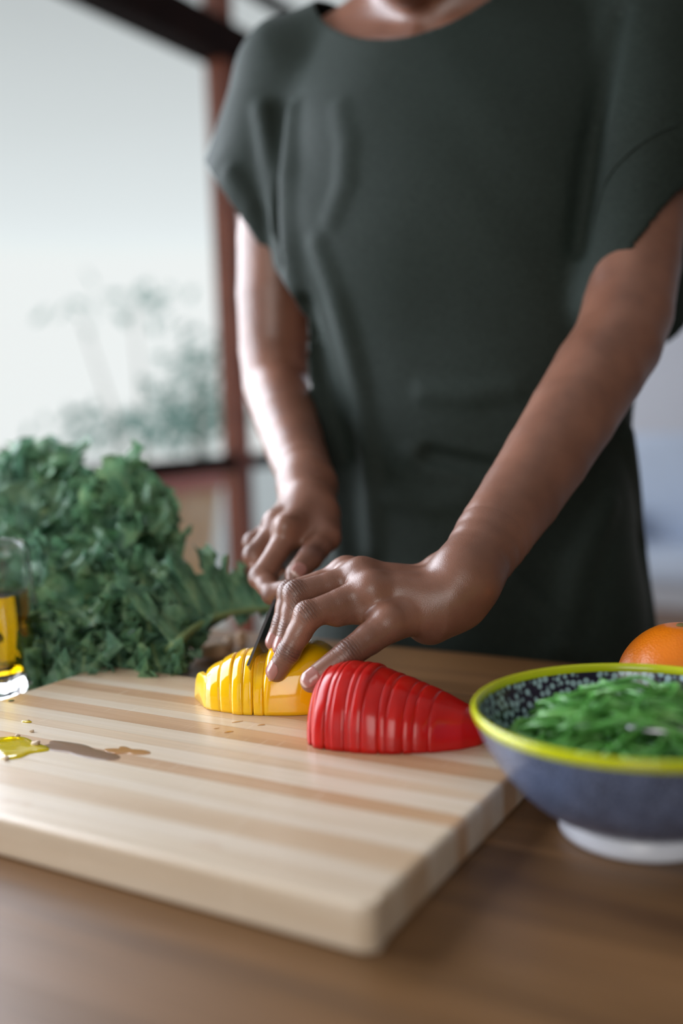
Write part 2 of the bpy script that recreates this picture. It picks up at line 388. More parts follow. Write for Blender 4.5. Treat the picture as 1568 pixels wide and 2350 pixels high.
bobj('apron', AB(.1, TB0+.08, TT-.09), 1.85, .025, .09, TW, tab, .002); bobj('apron', AB(.1, TB1-.08, TT-.09), 1.85, .025, .09, TW, tab, .002)
for a_ in (TA0+.1, TA1-.1):
    for b_ in (TB0+.09, TB1-.09):
        bobj('leg', AB(a_, b_, (TT-.04)/2), .07, .07, TT-.04, TW, tab, .004)
# ================================================================== CUTTING BOARD
bcor = np.array([0.0055, 0.3553, TT]); BW, BD, BH = .3600, .2416, .020; CF, CRB = .006, .017
def BP(u, v, z=BT): q = bcor+A*(-u)+B*v; return np.array([q[0], q[1], z])      # u leftwards, v into the room
def uv(x, y): q = G(x, y, BT)-bcor; return -q@A, q@B
board = tag(empty('cutting_board', BP(BW/2, BD/2, TT)), 'thick pale bamboo cutting board with knife scratches on the table', 'cutting board')
def bamboo(name, c1, c2, c3): return wood(name, lin(c1), lin(c2), lin(c3), 1.1, .40, .12, .10, .10)
MB = [bamboo('bamboo_light', (210, 188, 160), (223, 205, 180), (233, 219, 200)), bamboo('bamboo_mid', (202, 172, 138), (215, 188, 156), (224, 201, 172)),
      bamboo('bamboo_dark', (184, 146, 108), (200, 162, 124), (210, 174, 138))]
MB = [q.set(coat=.4, coatr=.25).m for q in MB]
sw = [.018, .014, .020, .012, .017, .013, .018, .011, .016, .019, .012, .015, .014, .011, .0158, .0158]; sw = np.array(sw)*BD/sum(sw)
tone = [0, 0, 1, 0, 0, 2, 0, 1, 0, 2, 0, 1, 2, 0, 1, 1]; CR = .013
def inset(v):                     # rounded plan corners
    r = 0.
    for d, c_r in ((v, CF), (BD-v, CRB)):
        if d < c_r: r = c_r-math.sqrt(max(c_r*c_r-(c_r-d)**2, 0))
    return r
v0 = 0
for k, ww in enumerate(sw):
    v1 = v0+ww; bm = bmesh.new()
    vs = sorted(set([v0, v1]+[x for x in list(np.linspace(0, CF, 6))+list(BD-np.linspace(0, CRB, 6)) if v0 < x < v1]))
    g_ = .00012
    out = [(inset(v_), min(max(v_, v0+g_), v1-g_)) for v_ in vs]+[(BW-inset(v_), min(max(v_, v0+g_), v1-g_)) for v_ in vs[::-1]]
    lo_ = [bm.verts.new(tuple(BP(u, v, TT+.0001))) for u, v in out]; hi_ = [bm.verts.new(tuple(BP(u, v, BT))) for u, v in out]
    ft = bm.faces.new(hi_); fb = bm.faces.new(lo_[::-1]); L = len(out)
    sides = [bm.faces.new((lo_[i], lo_[(i+1) % L], hi_[(i+1) % L], hi_[i])) for i in range(L)]
    # round the outer edges: only edges on the rim of the board
    es = []
    for i in range(L):
        e1 = bm.edges.get((hi_[i], hi_[(i+1) % L])); mv = (out[i][1]+out[(i+1) % L][1])/2; mu = (out[i][0]+out[(i+1) % L][0])/2
        rim = mu < inset(mv)+1e-3 or mu > BW-inset(mv)-1e-3 or (k == 0 and mv < v0+1e-3) or (k == len(sw)-1 and mv > v1-1e-3)
        if rim: es += [e1, bm.edges.get((lo_[i], lo_[(i+1) % L]))]
    bmesh.ops.bevel(bm, geom=es, offset=.0025, segments=3, affect='EDGES', profile=.5)
    bmobj('strip', bm, MB[tone[k]], board); v0 = v1
# ------------------------------------------------------------------ wet marks and crumbs on the board
oilm = N('olive_oil_puddle').set(color=(1.0, .80, .005), rough=.04, trans=.55, ior=1.45, coat=.6, coatr=.03).m
wetm = N('wet_brown_stain').set(alpha=.55, color=lin((116, 76, 44)), rough=.3, coat=.35, coatr=.12, spec=.5).m
amb = N('amber_wet_film').set(alpha=.65, color=lin((196, 132, 50)), rough=.14, coat=.7, coatr=.08).m
def blob(name, px, py, ru, rv, h, mat, seed, label, cat, ang=0., n=36, group=None, jag=.25, base=None):
    c = G(px, py, BT) if base is None else base; r = np.random.default_rng(seed); ph = r.uniform(0, 6.28, 5)
    t = np.linspace(0, 2*PI, n, endpoint=False); rad = 1+jag*sum(np.sin(t*(k+2)+ph[k])/(k+1.5) for k in range(5))
    V = []; rings = [(1, 0), (.94, .5), (.8, .85), (.55, .97), (.25, 1)]
    ax = A*math.cos(ang)+B*math.sin(ang); ay = B*math.cos(ang)-A*math.sin(ang)
    for q, hh in rings:
        for i in range(n): V.append(c+ax*ru*rad[i]*q*math.cos(t[i])+ay*rv*rad[i]*q*math.sin(t[i])+Z*(h*hh+.0001))
    V.append(c+Z*(h+.0001)); V = np.array(V); F = grid_faces(5, n, True); a_ = len(V)-1; j = np.arange(n)
    F = np.concatenate([F, np.stack([4*n+j, 4*n+(j+1) % n, np.full(n, a_), np.full(n, a_)], -1)])
    return tag(fixtri(name, V, F, mat), label, cat, group)
blob('oil_puddle', 28, 1714, .024, .0150, .0012, oilm, 1, 'glossy yellow olive oil puddle at the left of the cutting board', 'puddle', .1, jag=.3)
blob('wet_stain', 180, 1722, .026, .0092, .00035, wetm, 2, 'glossy brown wet stain on the board right of the oil puddle', 'stain', -.06, jag=.28)
blob('wet_stain', 292, 1724, .012, .0060, .0003, amb, 3, 'amber wet tail of the stain, below-left of the sliced yellow pepper', 'stain', 0, jag=.4)
blob('oil_drop', 62, 1657, .0036, .0016, .0008, oilm, 4, 'small amber oil drop above the oil puddle', 'drop', 0, 20)
for k, (x, y, s_) in enumerate([(545, 1657, .003), (525, 1680, .0035), (497, 1672, .0016), (600, 1664, .0028)]):
    blob('juice_drop', x, y, s_, s_*.35, .0002, amb, 20+k, ['orange juice mark under the slices of the yellow pepper', 'long slanted orange juice streak, frontmost on the board before the yellow pepper', 'tiny orange juice spot left of the slanted streak', 'orange juice mark rightmost before the yellow pepper body'][k], 'drop', .9, 16, 'juice marks by the yellow pepper')
cr_ = plain('pale_crumb', (222, 200, 172), .7)
def crumb(x, y, s_, seed, label, mat, z=BT, group=None, name='crumb', cat='crumb', el=(1, .8, .6)):
    g = G(x, y, z); r = np.random.default_rng(seed); bm = bmesh.new(); bmesh.ops.create_icosphere(bm, subdivisions=2, radius=1)
    for v in bm.verts:
        k = 1+.16*math.sin(v.co.x*4+seed)+.12*math.sin(v.co.y*5+seed*2)+.1*math.sin(v.co.z*6+seed*3); v.co = Vector((v.co.x*el[0]*k*s_+g[0], v.co.y*el[1]*k*s_+g[1], v.co.z*el[2]*k*s_+g[2]+s_*el[2]*.95))
    return tag(bmobj(name, bm, mat, None, True), label, cat, group)
crumb(40, 1692, .0016, 3, 'pale crumb at the back edge of the oil puddle', cr_); crumb(73, 1680, .0013, 5, 'tiny pale crumb between oil drop and oil puddle', cr_)
crumb(82, 1712, .0026, 6, 'large pale crumb between oil puddle and brown stain', cr_); crumb(14, 1744, .0019, 7, 'whitish crumb at the front edge of the oil puddle', cr_)
crumb(66, 1656, .0009, 9, 'brown speck inside the small oil drop', plain('brown_speck', (130, 80, 40), .6))
crumb(26, 1609, .0016, 8, 'green herb flake on the board beside the bottle', plain('herb_flake', (62, 92, 62), .7), el=(1.6, .7, .25), name='herb_flake', cat='herb')
# ================================================================== PEPPERS
def pepper_mat(name, c1, c2, rough=.16, sss=.2, coat=.3):
    q = N(name).set(rough=rough, coat=coat, coatr=.08, spec=.4, sss=sss, sssr=(1, .5, .1), ssss=.004); v = q.noise(q.coord(), 55, 2)
    q.color(q.ramp(v, [(.3, c1), (.7, c2)])); q.normal(q.bump(q.noise(q.coord(), 260, 2), .06, .0006)); return q.m
MY = pepper_mat('yellow_pepper_skin', lin((255, 190, 4)), lin((255, 204, 14)), .09, .12, .5); MYC = pepper_mat('yellow_pepper_flesh', lin((246, 196, 20)), lin((250, 208, 40)), .3)
MR = pepper_mat('red_pepper_skin', lin((182, 8, 5)), lin((200, 18, 8)), .25, .25, .15); MRC = pepper_mat('red_pepper_flesh', lin((205, 40, 24)), lin((222, 62, 40)), .35)
def pepper(name, C0, C1, wf, hf, slices, mats, label, cat, lobes, jit, seed, bend=0., flesh_first=False, gro=.0004, parent=None):
    C0 = np.array([*C0, BT]); C1 = np.array([*C1, BT]); L = np.linalg.norm(C1-C0); X = (C1-C0)/L; Y = np.cross(Z, X)
    e_ = parent or tag(empty(name, (C0+C1)/2), label, cat); r = np.random.default_rng(seed); nphi = 72
    ph = np.linspace(-.10, PI+.10, nphi)
    for k, (s0, s1) in enumerate(slices):
        last = k == len(slices)-1; long = (s1-s0)*L > .02
        dj = r.uniform(-1, 1, 4)*jit*(0 if last else 1); nr = 40 if long else 11
        ss = np.linspace(0, 1, nr); V = []
        for s in ss:
            sv = s0+(s1-s0)*s; w_ = wf(sv); h_ = hf(sv)
            edge = min(s, 1-s)*(s1-s0)*L           # distance to a cut edge, metres
            if last and s > .5: edge = .01
            if k == 0 and s < .5 and not flesh_first: edge = .01
            rd = -gro*max(0, 1-edge/.0008)**2
            puff = .0003*math.sin(PI*s) if not long else .0
            lb = 1+lobes*(np.cos(3*(ph-.25))*.5+.25*np.cos(5*ph+1))*(.4+sv)
            yy = np.cos(ph)*(w_+rd+puff+dj[0])*lb; zz = np.maximum(np.sin(ph), 0)**.86*(h_+rd+puff+dj[1])*lb
            xs = sv*L+dj[2]*.3
            c = C0+X*xs+Y*bend*math.sin(PI*sv)
            sk = (zz-.5*h_)*(.12*dj[3]/max(jit, 1e-6)*.3)
            V.append(c+X*sk[:, None]+Y*yy[:, None]+Z*(zz+.0002)[:, None])
        V = np.concatenate(V); F = grid_faces(nr, nphi, True)
        # caps as fans, slightly inset
        i0 = V[:nphi].mean(0); i1 = V[-nphi:].mean(0); V = np.concatenate([V, [i0, i1]]); a = len(V)-2; j = np.arange(nphi); j2 = (j+1) % nphi
        F = np.concatenate([F, np.stack([np.full(nphi, a), j2, j, j], -1), np.stack([np.full(nphi, a+1), (nr-1)*nphi+j, (nr-1)*nphi+j2, (nr-1)*nphi+j2], -1)])
        o = fixtri('slice' if not (last or long) else 'pepper_body', V, F, mats[0], e_); o.data.materials.append(mats[1])
        nf = len(F); mi = np.zeros(nf, np.int32); mi[nf-2*nphi:] = 1
        if last: mi[nf-nphi:] = 0
        if k == 0 and not flesh_first: mi[nf-2*nphi:nf-nphi] = 0
        o.data.polygons.foreach_set('material_index', mi)
    return e_
yw = lambda s: lerpk(s, [0, .04, .12, .25, .45, .6, 1], [.0175, .0205, .0245, .0295, .0335, .0350, .0350])*(1-(max(0, s-.62)/.38)**2.5)**.5+.0008
yh = lambda s: lerpk(s, [0, .04, .12, .25, .45, .75, 1], [.021, .0235, .0270, .0330, .0375, .0400, .0420])*(1-.17*math.exp(-((s-.40)/.045)**4))*(1-(max(0, s-.66)/.34)**2.6)**.5+.0008
YB = [0, .115, .205, .285, .355, .425, 1]
pepper('yellow_pepper', (-.0905, .6375), (.0015, .634), yw, yh, list(zip(YB, YB[1:])), (MY, MYC), 'halved yellow bell pepper, sliced at its left end, under the hand', 'pepper', .065, .0009, 11, -.002, gro=.0006)
# the slice that has fallen away at the left
pepper('yellow_pepper_slice', (-.0968, .6340), (-.0900, .6368), lambda s: lerpk(s, [0, .25, .7, 1], [.012, .0175, .0185, .0175]), lambda s: lerpk(s, [0, .25, .7, 1], [.013, .0195, .0205, .019]), [(0, .97)], (MYC, MYC),
       'end slice of yellow pepper fallen against the left end of the pepper', 'pepper', .14, .0, 12)
rw = lambda s: lerpk(s, [0, .03, .08, .2, .35, .55, .75, .88, .96, 1], [.0240, .0300, .0345, .0365, .0360, .0330, .0265, .0195, .0115, .002])
rh = lambda s: lerpk(s, [0, .03, .08, .2, .35, .55, .75, .88, .96, 1], [.0235, .0315, .0375, .0415, .0395, .0325, .0250, .0185, .0115, .002])
RB = [0, .05, .085, .15, .19, .27, .31, .37, .46, .50, .59, .64, .72, 1]
pepper('red_pepper', (-.0165, .5745), (.0785, .5415), rw, rh, list(zip(RB, RB[1:])), (MR, MRC), 'halved red bell pepper cut crosswise into slices, tapering to the right', 'pepper', .035, .0005, 13, -.003, gro=.00028)
# ================================================================== BOWL
bc = np.array([.13816, .46253, TT]); RB_, HB, RF = .0789, .0618, .0377
bo = N('bowl_outside_glaze').set(rough=.28, coat=.3, coatr=.15)
vor = bo.n('TexVoronoi'); vor.feature = 'DISTANCE_TO_EDGE'; bo.l(bo.coord(), vor.inputs['Vector']); vor.inputs['Scale'].default_value = 560
cl = bo.noise(bo.coord(), 55, 7, .72); fine = bo.ramp(vor.outputs['Distance'], [(.05, lin((140, 156, 190))), (.22, lin((8, 15, 40)))])
big = bo.ramp(cl, [(.35, lin((14, 24, 50))), (.66, lin((74, 94, 136)))]); bo.color(bo.mix(fine, big, .38))
bi_ = N('bowl_inside_glaze').set(rough=.2, coat=.4, coatr=.1)
vo2 = bi_.n('TexVoronoi'); vo2.feature = 'F1'; bi_.l(bi_.coord(), vo2.inputs['Vector']); vo2.inputs['Scale'].default_value = 260; vo2.inputs['Randomness'].default_value = .55
dots = bi_.ramp(vo2.outputs['Distance'], [(.34, lin((160, 190, 200))), (.56, lin((34, 30, 54)))])
# blue brushed flower on the inner right side
geo = bi_.n('NewGeometry'); sub = bi_.n('VectorMath'); sub.operation = 'DISTANCE'; bi_.l(geo.outputs['Position'], sub.inputs[0]); fl = P(1556, 1590, .505); sub.inputs[1].default_value = tuple(fl)
flm = bi_.ramp(bi_.math('ADD', sub.outputs['Value'], bi_.math('MULTIPLY', bi_.noise(bi_.coord(), 120, 2), .012)), [(.014, (1, 1, 1)), (.019, (0, 0, 0))])
vo3 = bi_.ramp(bi_.noise(bi_.coord(), 300, 2), [(.4, lin((30, 80, 190))), (.6, lin((110, 170, 235)))])
bi_.color(bi_.mix(dots, vo3, flm))
byl = N('bowl_yellow_rim').set(rough=.22, coat=.4, coatr=.1); byl.color(byl.mix(lin((206, 214, 14)), lin((184, 194, 20)), byl.noise(byl.coord(), 40, 2))); bwh = plain('bowl_white_foot', (226, 232, 244), .3)
bowl = tag(empty('ceramic_bowl', bc), 'round blue speckled ceramic bowl with yellow rim and white foot, holding greens', 'bowl')
po = [(.0372, .0095), (.046, .0135), (.056, .0215), (.0655, .0325), (.0725, .044), (.0765, .053), (.0783, .0572)]
po = catmull(np.array(po), 40)
pin = [(.0755, .0580), (.0735, .052), (.069, .042), (.062, .0315), (.052, .0215), (.04, .0145), (.02, .0115), (.0001, .011)]; pin = catmull(np.array(pin), 40)
V, F = lathe(po, 120, bc); npmesh('outer_wall', V, F, bo.m, bowl)
V, F = lathe(pin, 120, bc); npmesh('inner_wall', V, F[:, ::-1], bi_.m, bowl)
V, F = lathe(catmull(np.array([(.0783, .0570), (.0791, .0595), (.0788, .0612), (.0776, .0619), (.0762, .0612), (.0754, .0595), (.0754, .0578)]), 16), 120, bc); npmesh('rim', V, F, byl.m, bowl)
V, F = lathe(np.array([(.030, .010), (.0345, .0005), (.0362, 0), (.0377, .0007), (.0380, .003), (.0374, .0100), (.036, .0108), (.0001, .0105)]), 120, bc); npmesh('foot', V, F, bwh, bowl)
# shredded greens
gm = N('green_shreds').set(rough=.35, sss=.1, sssr=(.3, 1, .2), ssss=.002); v = gm.noise(gm.coord(), 70, 3); gm.color(gm.ramp(v, [(.25, lin((46, 104, 40))), (.5, lin((84, 150, 66))), (.8, lin((130, 184, 104)))]))
r = np.random.default_rng(21); Vs = []; Fs = []; off = 0
for k in range(300):
    a_ = r.uniform(0, 2*PI); q = .060*math.sqrt(r.uniform(0, 1)); hh = .048+.022*(1-(q/.064)**2)*r.uniform(.75, 1)-.012*(q/.06)
    pc = bc+np.array([q*math.cos(a_), q*math.sin(a_), hh-.0015*r.uniform(0, 5)]); th = r.uniform(0, 2*PI); ln = r.uniform(.012, .026)
    d = np.array([math.cos(th), math.sin(th), 0]); n_ = np.array([-d[1], d[0], 0]); cv = r.uniform(-.012, .012); up_ = r.uniform(-.003, .007)
    pts = catmull([pc-d*ln, pc-d*ln*.3+n_*cv+Z*up_, pc+d*ln*.4+n_*cv+Z*up_*.6, pc+d*ln-Z*.003], 10)
    rmax = np.hypot(pts[:, 0]-bc[0], pts[:, 1]-bc[1]); sc_ = np.minimum(1, .0655/np.maximum(rmax, 1e-6)); pts[:, :2] = bc[:2]+(pts[:, :2]-bc[:2])*sc_[:, None]
    rr_ = np.hypot(pts[:, 0]-bc[0], pts[:, 1]-bc[1]); zmin = bc[2]+np.interp(rr_, [0, .02, .04, .052, .062, .069, .0735], [.0135, .014, .017, .024, .0345, .045, .055]); pts[:, 2] = np.maximum(pts[:, 2], zmin)
    V, F = tube(pts, r.uniform(.0011, .0021), 6); Vs.append(V); Fs.append(F+off); off += len(V)
V = np.concatenate(Vs); F = np.concatenate(Fs); tag(fixtri('shredded_greens', V, F, gm.m), 'heap of finely shredded green leaves inside the blue bowl', 'greens', kind='stuff')
# steel spoon lying in the greens
stl = N('brushed_steel').set(metal=1., color=(.62, .62, .68), rough=.3).m
e_ = tag(empty('serving_spoon', bc+np.array([.03, -.02, .05])), 'steel spoon handle resting in the greens at the right of the bowl', 'spoon')
hp = catmull([bc+np.array([.026, -.022, .057]), bc+np.array([.05, -.032, .0625]), bc+np.array([.075, -.043, .070]), bc+np.array([.12, -.060, .084])], 16)
V = []; 
for i, p in enumerate(hp):
    t = i/15; hw = .0085-.003*math.sin(t*PI); sd = np.array([.4, .916, 0]); V += [p-sd*hw-Z*.0008, p+sd*hw-Z*.0008, p+sd*hw*.9+Z*.0008, p-sd*hw*.9+Z*.0008]
V = np.array(V); F = grid_faces(16, 4, True); F = np.concatenate([F, [[3, 2, 1, 0], [60, 61, 62, 63]]]); npmesh('handle', V, F, stl, e_)
bm = bmesh.new(); bmesh.ops.create_uvsphere(bm, u_segments=24, v_segments=12, radius=1)
for v in bm.verts: v.co = Vector((v.co.x*.022+bc[0]+.008, v.co.y*.015+bc[1]-.016, max(v.co.z, -1)*.004+bc[2]+.055+(v.co.x**2+v.co.y**2)*.003))
bmobj('spoon_head', bm, stl, e_, True)
# ================================================================== ORANGE, ROOT PIECES, DISH
om = N('orange_peel').set(rough=.34, sss=.1, ssss=.003, coat=.15, coatr=.2); om.color(om.mix(lin((246, 136, 4)), lin((240, 122, 0)), om.noise(om.coord(), 30, 2))); vo = om.n('TexVoronoi'); om.l(om.coord(), vo.inputs['Vector']); vo.inputs['Scale'].default_value = 700; om.normal(om.bump(vo.outputs['Distance'], .25, .0008))
oc = P(1564, 1632, .60)*[1, 1, 0]+[0, 0, TT]; e_ = tag(empty('orange', oc), 'whole orange on the table behind the blue bowl', 'fruit')
prof = [(.0372*math.sin(t)*(1-.02*math.cos(2*t)), .0365+.0365*-math.cos(t)+(.0018*math.exp(-((PI-t)/.18)**2)*-1)) for t in np.linspace(.01, PI-.01, 48)]
V, F = lathe(prof, 64, oc); npmesh('peel', V, F, om.m, e_)
bm = bmesh.new(); bmesh.ops.create_icosphere(bm, subdivisions=2, radius=.003); bmesh.ops.transform(bm, matrix=Matrix.Translation(tuple(oc+Z*.0716))@Matrix.Diagonal((1, 1, .5, 1)), verts=bm.verts); bmobj('stem_button', bm, plain('stem_brown', (120, 110, 60), .7), e_)
rt_ = plain('pale_root_skin', (226, 192, 158), .6)
crumb(486, 1512, .0125, 31, 'largest beige knobbly root piece under the loose kale leaf', rt_, TT, None, 'root_piece', 'vegetable', (1.35, .8, .62))
crumb(526, 1492, .0062, 32, 'middle small beige root piece behind the yellow pepper slices', rt_, TT, None, 'root_piece', 'vegetable', (1, .8, .95))
crumb(556, 1484, .0066, 33, 'upright beige root piece nearest the knife blade', rt_, TT, None, 'root_piece', 'vegetable', (.9, .8, 1.15))
V, F = lathe([(.0001, .001), (.022, .001), (.024, .004), (.040, .020), (.043, .024), (.0415, .0245), (.036, .019), (.022, .006), (.0001, .005)], 64, np.array([*P(372, 1372, .985)[:2], TT])*[1, 1, 1])
# ================================================================== OIL BOTTLE
gb = N('bottle_glass').set(color=(.97, .985, .98), rough=.03, trans=1., ior=1.45).m
oil = N('olive_oil').set(color=(.93, .74, .04), rough=.0, trans=1., ior=1.40)
va = oil.n('VolumeAbsorption'); va.inputs['Color'].default_value = (.84, .76, .03, 1); va.inputs['Density'].default_value = 50; oil.l(va.outputs[0], oil.o.inputs['Volume'])
g0 = G(-32, 1600, TT); bq = np.array([g0[0]-.006, g0[1]+.026, TT])
yaw = math.radians(-8)
def sqloft(prof, n=64, p=5.):
    t = np.linspace(0, 2*PI, n, endpoint=False); V = []
    for hw, z_, pw in prof:
        c, s = np.cos(t), np.sin(t); rr__ = hw/((np.abs(c)**pw+np.abs(s)**pw)**(1/pw)); x, y = rr__*c, rr__*s
        V.append(np.stack([bq[0]+x*math.cos(yaw)-y*math.sin(yaw), bq[1]+x*math.sin(yaw)+y*math.cos(yaw), np.full(n, bq[2]+z_)], -1))
    V = np.concatenate(V); F = grid_faces(len(prof), n, True); V = np.concatenate([V, [[bq[0], bq[1], bq[2]+prof[0][1]]], [[bq[0], bq[1], bq[2]+prof[-1][1]]]]); a = len(V)-2; j = np.arange(n); j2 = (j+1) % n; k = len(prof)
    return V, np.concatenate([F, np.stack([np.full(n, a), j2, j, j], -1), np.stack([np.full(n, a+1), (k-1)*n+j, (k-1)*n+j2, (k-1)*n+j2], -1)])
bott = tag(empty('oil_bottle', bq), 'square clear glass bottle half full of golden olive oil', 'bottle')
outer = [(.0335, .0002, 6), (.0352, .0015, 6), (.0350, .006, 6), (.0300, .106, 6), (.0285, .1125, 5), (.024, .1165, 4), (.012, .119, 2), (.0095, .122, 2), (.0095, .136, 2), (.0115, .1365, 2), (.0115, .141, 2), (.0080, .1412, 2)]
inner = [(.0270, .0110, 5), (.0292, .0135, 5), (.0292, .018, 5), (.0262, .103, 5), (.0245, .1085, 5), (.019, .1130, 4), (.008, .1165, 2), (.0072, .120, 2), (.0072, .136, 2), (.0076, .1411, 2)]
V1, F1 = sqloft(outer); V2, F2 = sqloft(inner)
n_ = 64; F1 = F1[:-n_]; F2 = F2[:-n_]           # open at the mouth on both, joined by a lip
F2 = F2[:, ::-1].copy(); F2s = F2[-n_:]; F2[-n_:] = np.stack([F2s[:, 1], F2s[:, 2], F2s[:, 3], F2s[:, 3]], -1)
o1 = (len(outer)-1)*64; o2 = len(V1)+(len(inner)-1)*64; j = np.arange(64); j2 = (j+1) % 64
lip = np.stack([o1+j, o1+j2, o2+j2, o2+j], -1)
fixtri('glass_body', np.concatenate([V1, V2]), np.concatenate([F1, F2+len(V1), lip]), gb, bott)
ol = [(.0268, .0112, 5), (.0290, .0137, 5), (.0290, .018, 5), (.0272, .0745, 5), (.0271, .0750, 5)]
V, F = sqloft(ol); fixtri('oil', V, F, oil.m, bott)
V, F = lathe([(.0001, .130), (.0068, .130), (.0068, .1415), (.012, .142), (.0125, .150), (.011, .155), (.0001, .1555)], 40, bq); npmesh('stopper', V, F, plain('dark_stopper', (30, 32, 36), .4), bott)
# ================================================================== KALE
km = N('kale_leaf').set(rough=.42, spec=.5, sss=.06, sssr=(.2, 1, .3), ssss=.002)
at = km.n('Attribute'); at.attribute_name = 'vein'; v = km.noise(km.coord(), 60, 4, .6)
c = km.ramp(v, [(.25, lin((66, 108, 82))), (.5, lin((108, 154, 114))), (.78, lin((164, 198, 146)))]); oi = km.n('ObjectInfo')
c = km.mix(c, km.mix(c, lin((88, 128, 118)), .5), oi.outputs['Random']); c = km.mix(c, lin((150, 176, 128)), at.outputs['Fac']); km.color(c)
vk = km.n('TexVoronoi'); km.l(km.coord(), vk.inputs['Vector']); vk.inputs['Scale'].default_value = 210; km.normal(km.bump(vk.outputs['Distance'], .5, .0025))
tl = km.n('BsdfTranslucent'); km.l(c, tl.inputs[0]); ms = km.n('MixShader'); ms.inputs[0].default_value = .30; km.l(km.b.outputs[0], ms.inputs[1]); km.l(tl.outputs[0], ms.inputs[2]); km.l(ms.outputs[0], km.o.inputs[0]); KM = km.m
ks = N('kale_rib').set(rough=.4); ks.color(ks.mix(lin((120, 148, 92)), lin((156, 178, 126)), ks.noise(ks.coord(), 60, 2))); KS = ks.m
def kale_leaf(parent, pts, width, nrm, seed, sides=(-1, 1), ruffle=.011, nu=170, nv=38, stem=.12, name='kale_leaf', crop=None, rib=.0028):
    r = np.random.default_rng(seed); C = catmull(pts, nu); T = np.gradient(C, axis=0); T /= np.linalg.norm(T, axis=1, keepdims=True)
    Nn = np.array(nrm, float); Nn = Nn-T*(T@Nn)[:, None]; Nn /= np.linalg.norm(Nn, axis=1, keepdims=True); S = np.cross(T, Nn)
    u = np.linspace(0, 1, nu); prof = np.clip((u-stem)/(1-stem), 0, 1); prof = np.sin(PI*np.clip(prof, 0, 1)**.75*.93+.02)**.7*(prof > 0)
    prof = np.nan_to_num(prof)*(1+.18*np.sin(u*31+seed)+.12*np.sin(u*53+seed*2))
    vv = np.linspace(min(sides) if min(sides) < 0 else 0, max(sides) if max(sides) > 0 else 0, nv)
    U, Vv = np.meshgrid(u, vv, indexing='ij'); av = np.abs(Vv); ph = r.uniform(0, 6.28, 8)
    side = np.sign(Vv); L = np.linalg.norm(np.diff(C, axis=0), axis=1).sum(); f = L/.026
    R = (np.sin(U*f*2*PI+ph[0]+side*1.3+av*2)*.8+np.sin(U*f*2*PI*2.3+ph[1]+side*2+av*4)*.65*av+np.sin(U*f*2*PI*4.9+ph[2]+av*9)*.50*av**2+np.sin(U*f*2*PI*9.7+ph[3]-av*14)*.34*av**2.5+np.sin(U*f*2*PI*6.1+ph[6])*np.sin(Vv*24+ph[7])*.22)
    D = R*ruffle*av**1.4; W = prof[:, None]*width*Vv
    W = W*(1+.10*np.sin(U*f*2*PI*3.1+ph[4])*av); lon = .006*np.sin(U*f*2*PI*2.7+ph[5]+side)*av**2*(prof[:, None] > .02)
    D = D*np.clip(prof[:, None]*2, 0, 1)+.15*width*av**2*prof[:, None]*(-.6 if seed % 2 else .5)
    W = W+.0045*np.sin(U*f*2*PI*4.9+ph[2]+1.6)*av**2*side*(prof[:, None] > .02)+.003*np.sin(U*f*2*PI*9.7+ph[3]+1.6)*av**3*side*(prof[:, None] > .02)
    V = C[:, None]+S[:, None]*W[..., None]+Nn[:, None]*D[..., None]+T[:, None]*lon[..., None]
    V[..., 2] = np.maximum(V[..., 2], TT+.0015)
    o = npmesh(name, V.reshape(-1, 3), grid_faces(nu, nv), KM, parent)
    vein = np.maximum(np.exp(-(av/.045)**2), .65*np.exp(-((((U*f*1.2-av*.9) % 1)-.5)/.07)**2)*(1-av)**.6)
    a_ = o.data.attributes.new('vein', 'FLOAT', 'POINT'); a_.data.foreach_set('value', np.clip(vein, 0, 1).astype(np.float32).ravel())
    rad = np.linspace(1, .25, nu)*rib; Vr, Fr = tube(C-Nn*rib*.3, rad, 8); fixtri('midrib', Vr, Fr, KS, o)
    return o
kb = tag(empty('kale_bunch', np.array([-.27, .86, TT])), 'big bunch of curly dark green kale behind the oil bottle', 'kale')
cb = P(190, 1500, .92); cb[2] = TT+.03; bf = np.array([.25, -.85, .35])
KL = [((70, 1110, .97), .042, (.1, -1, .2)), ((118, 1118, .93), .026, (.3, -1, .1)), ((20, 1170, .93), .045, (-.2, -1, .3)), ((300, 1150, .88), .038, (.2, -1, .25)), ((345, 1215, .86), .034, (.5, -1, .1)),
      ((225, 1215, .90), .036, (.0, -1, .5)), ((120, 1200, .90), .045, (0, -1, .4)), ((50, 1270, .94), .045, (-.2, -1, .4)), ((170, 1290, .84), .040, (.1, -1, .5)), ((270, 1310, .84), .040, (.3, -1, .4)),
      ((330, 1370, .83), .032, (.4, -.9, .5)), ((130, 1390, .85), .040, (0, -1, .6)), ((205, 1400, .80), .038, (.1, -1, .7)), ((290, 1440, .80), .034, (.2, -.8, .8)), ((140, 1480, .80), .034, (0, -.8, 1)),
      ((190, 1505, .765), .030, (.1, -.7, 1)), ((275, 1505, .775), .028, (.2, -.7, 1)), ((350, 1470, .80), .028, (.3, -.7, 1)), ((125, 1530, .80), .034, (-.2, -.7, 1)), ((-60, 1330, .97), .050, (-.2, -1, .3)),
      ((150, 1545, .785), .024, (0, -.6, 1)), ((20, 1400, .95), .040, (-.2, -1, .4)), ((380, 1535, .745), .018, (.3, -.5, 1))]
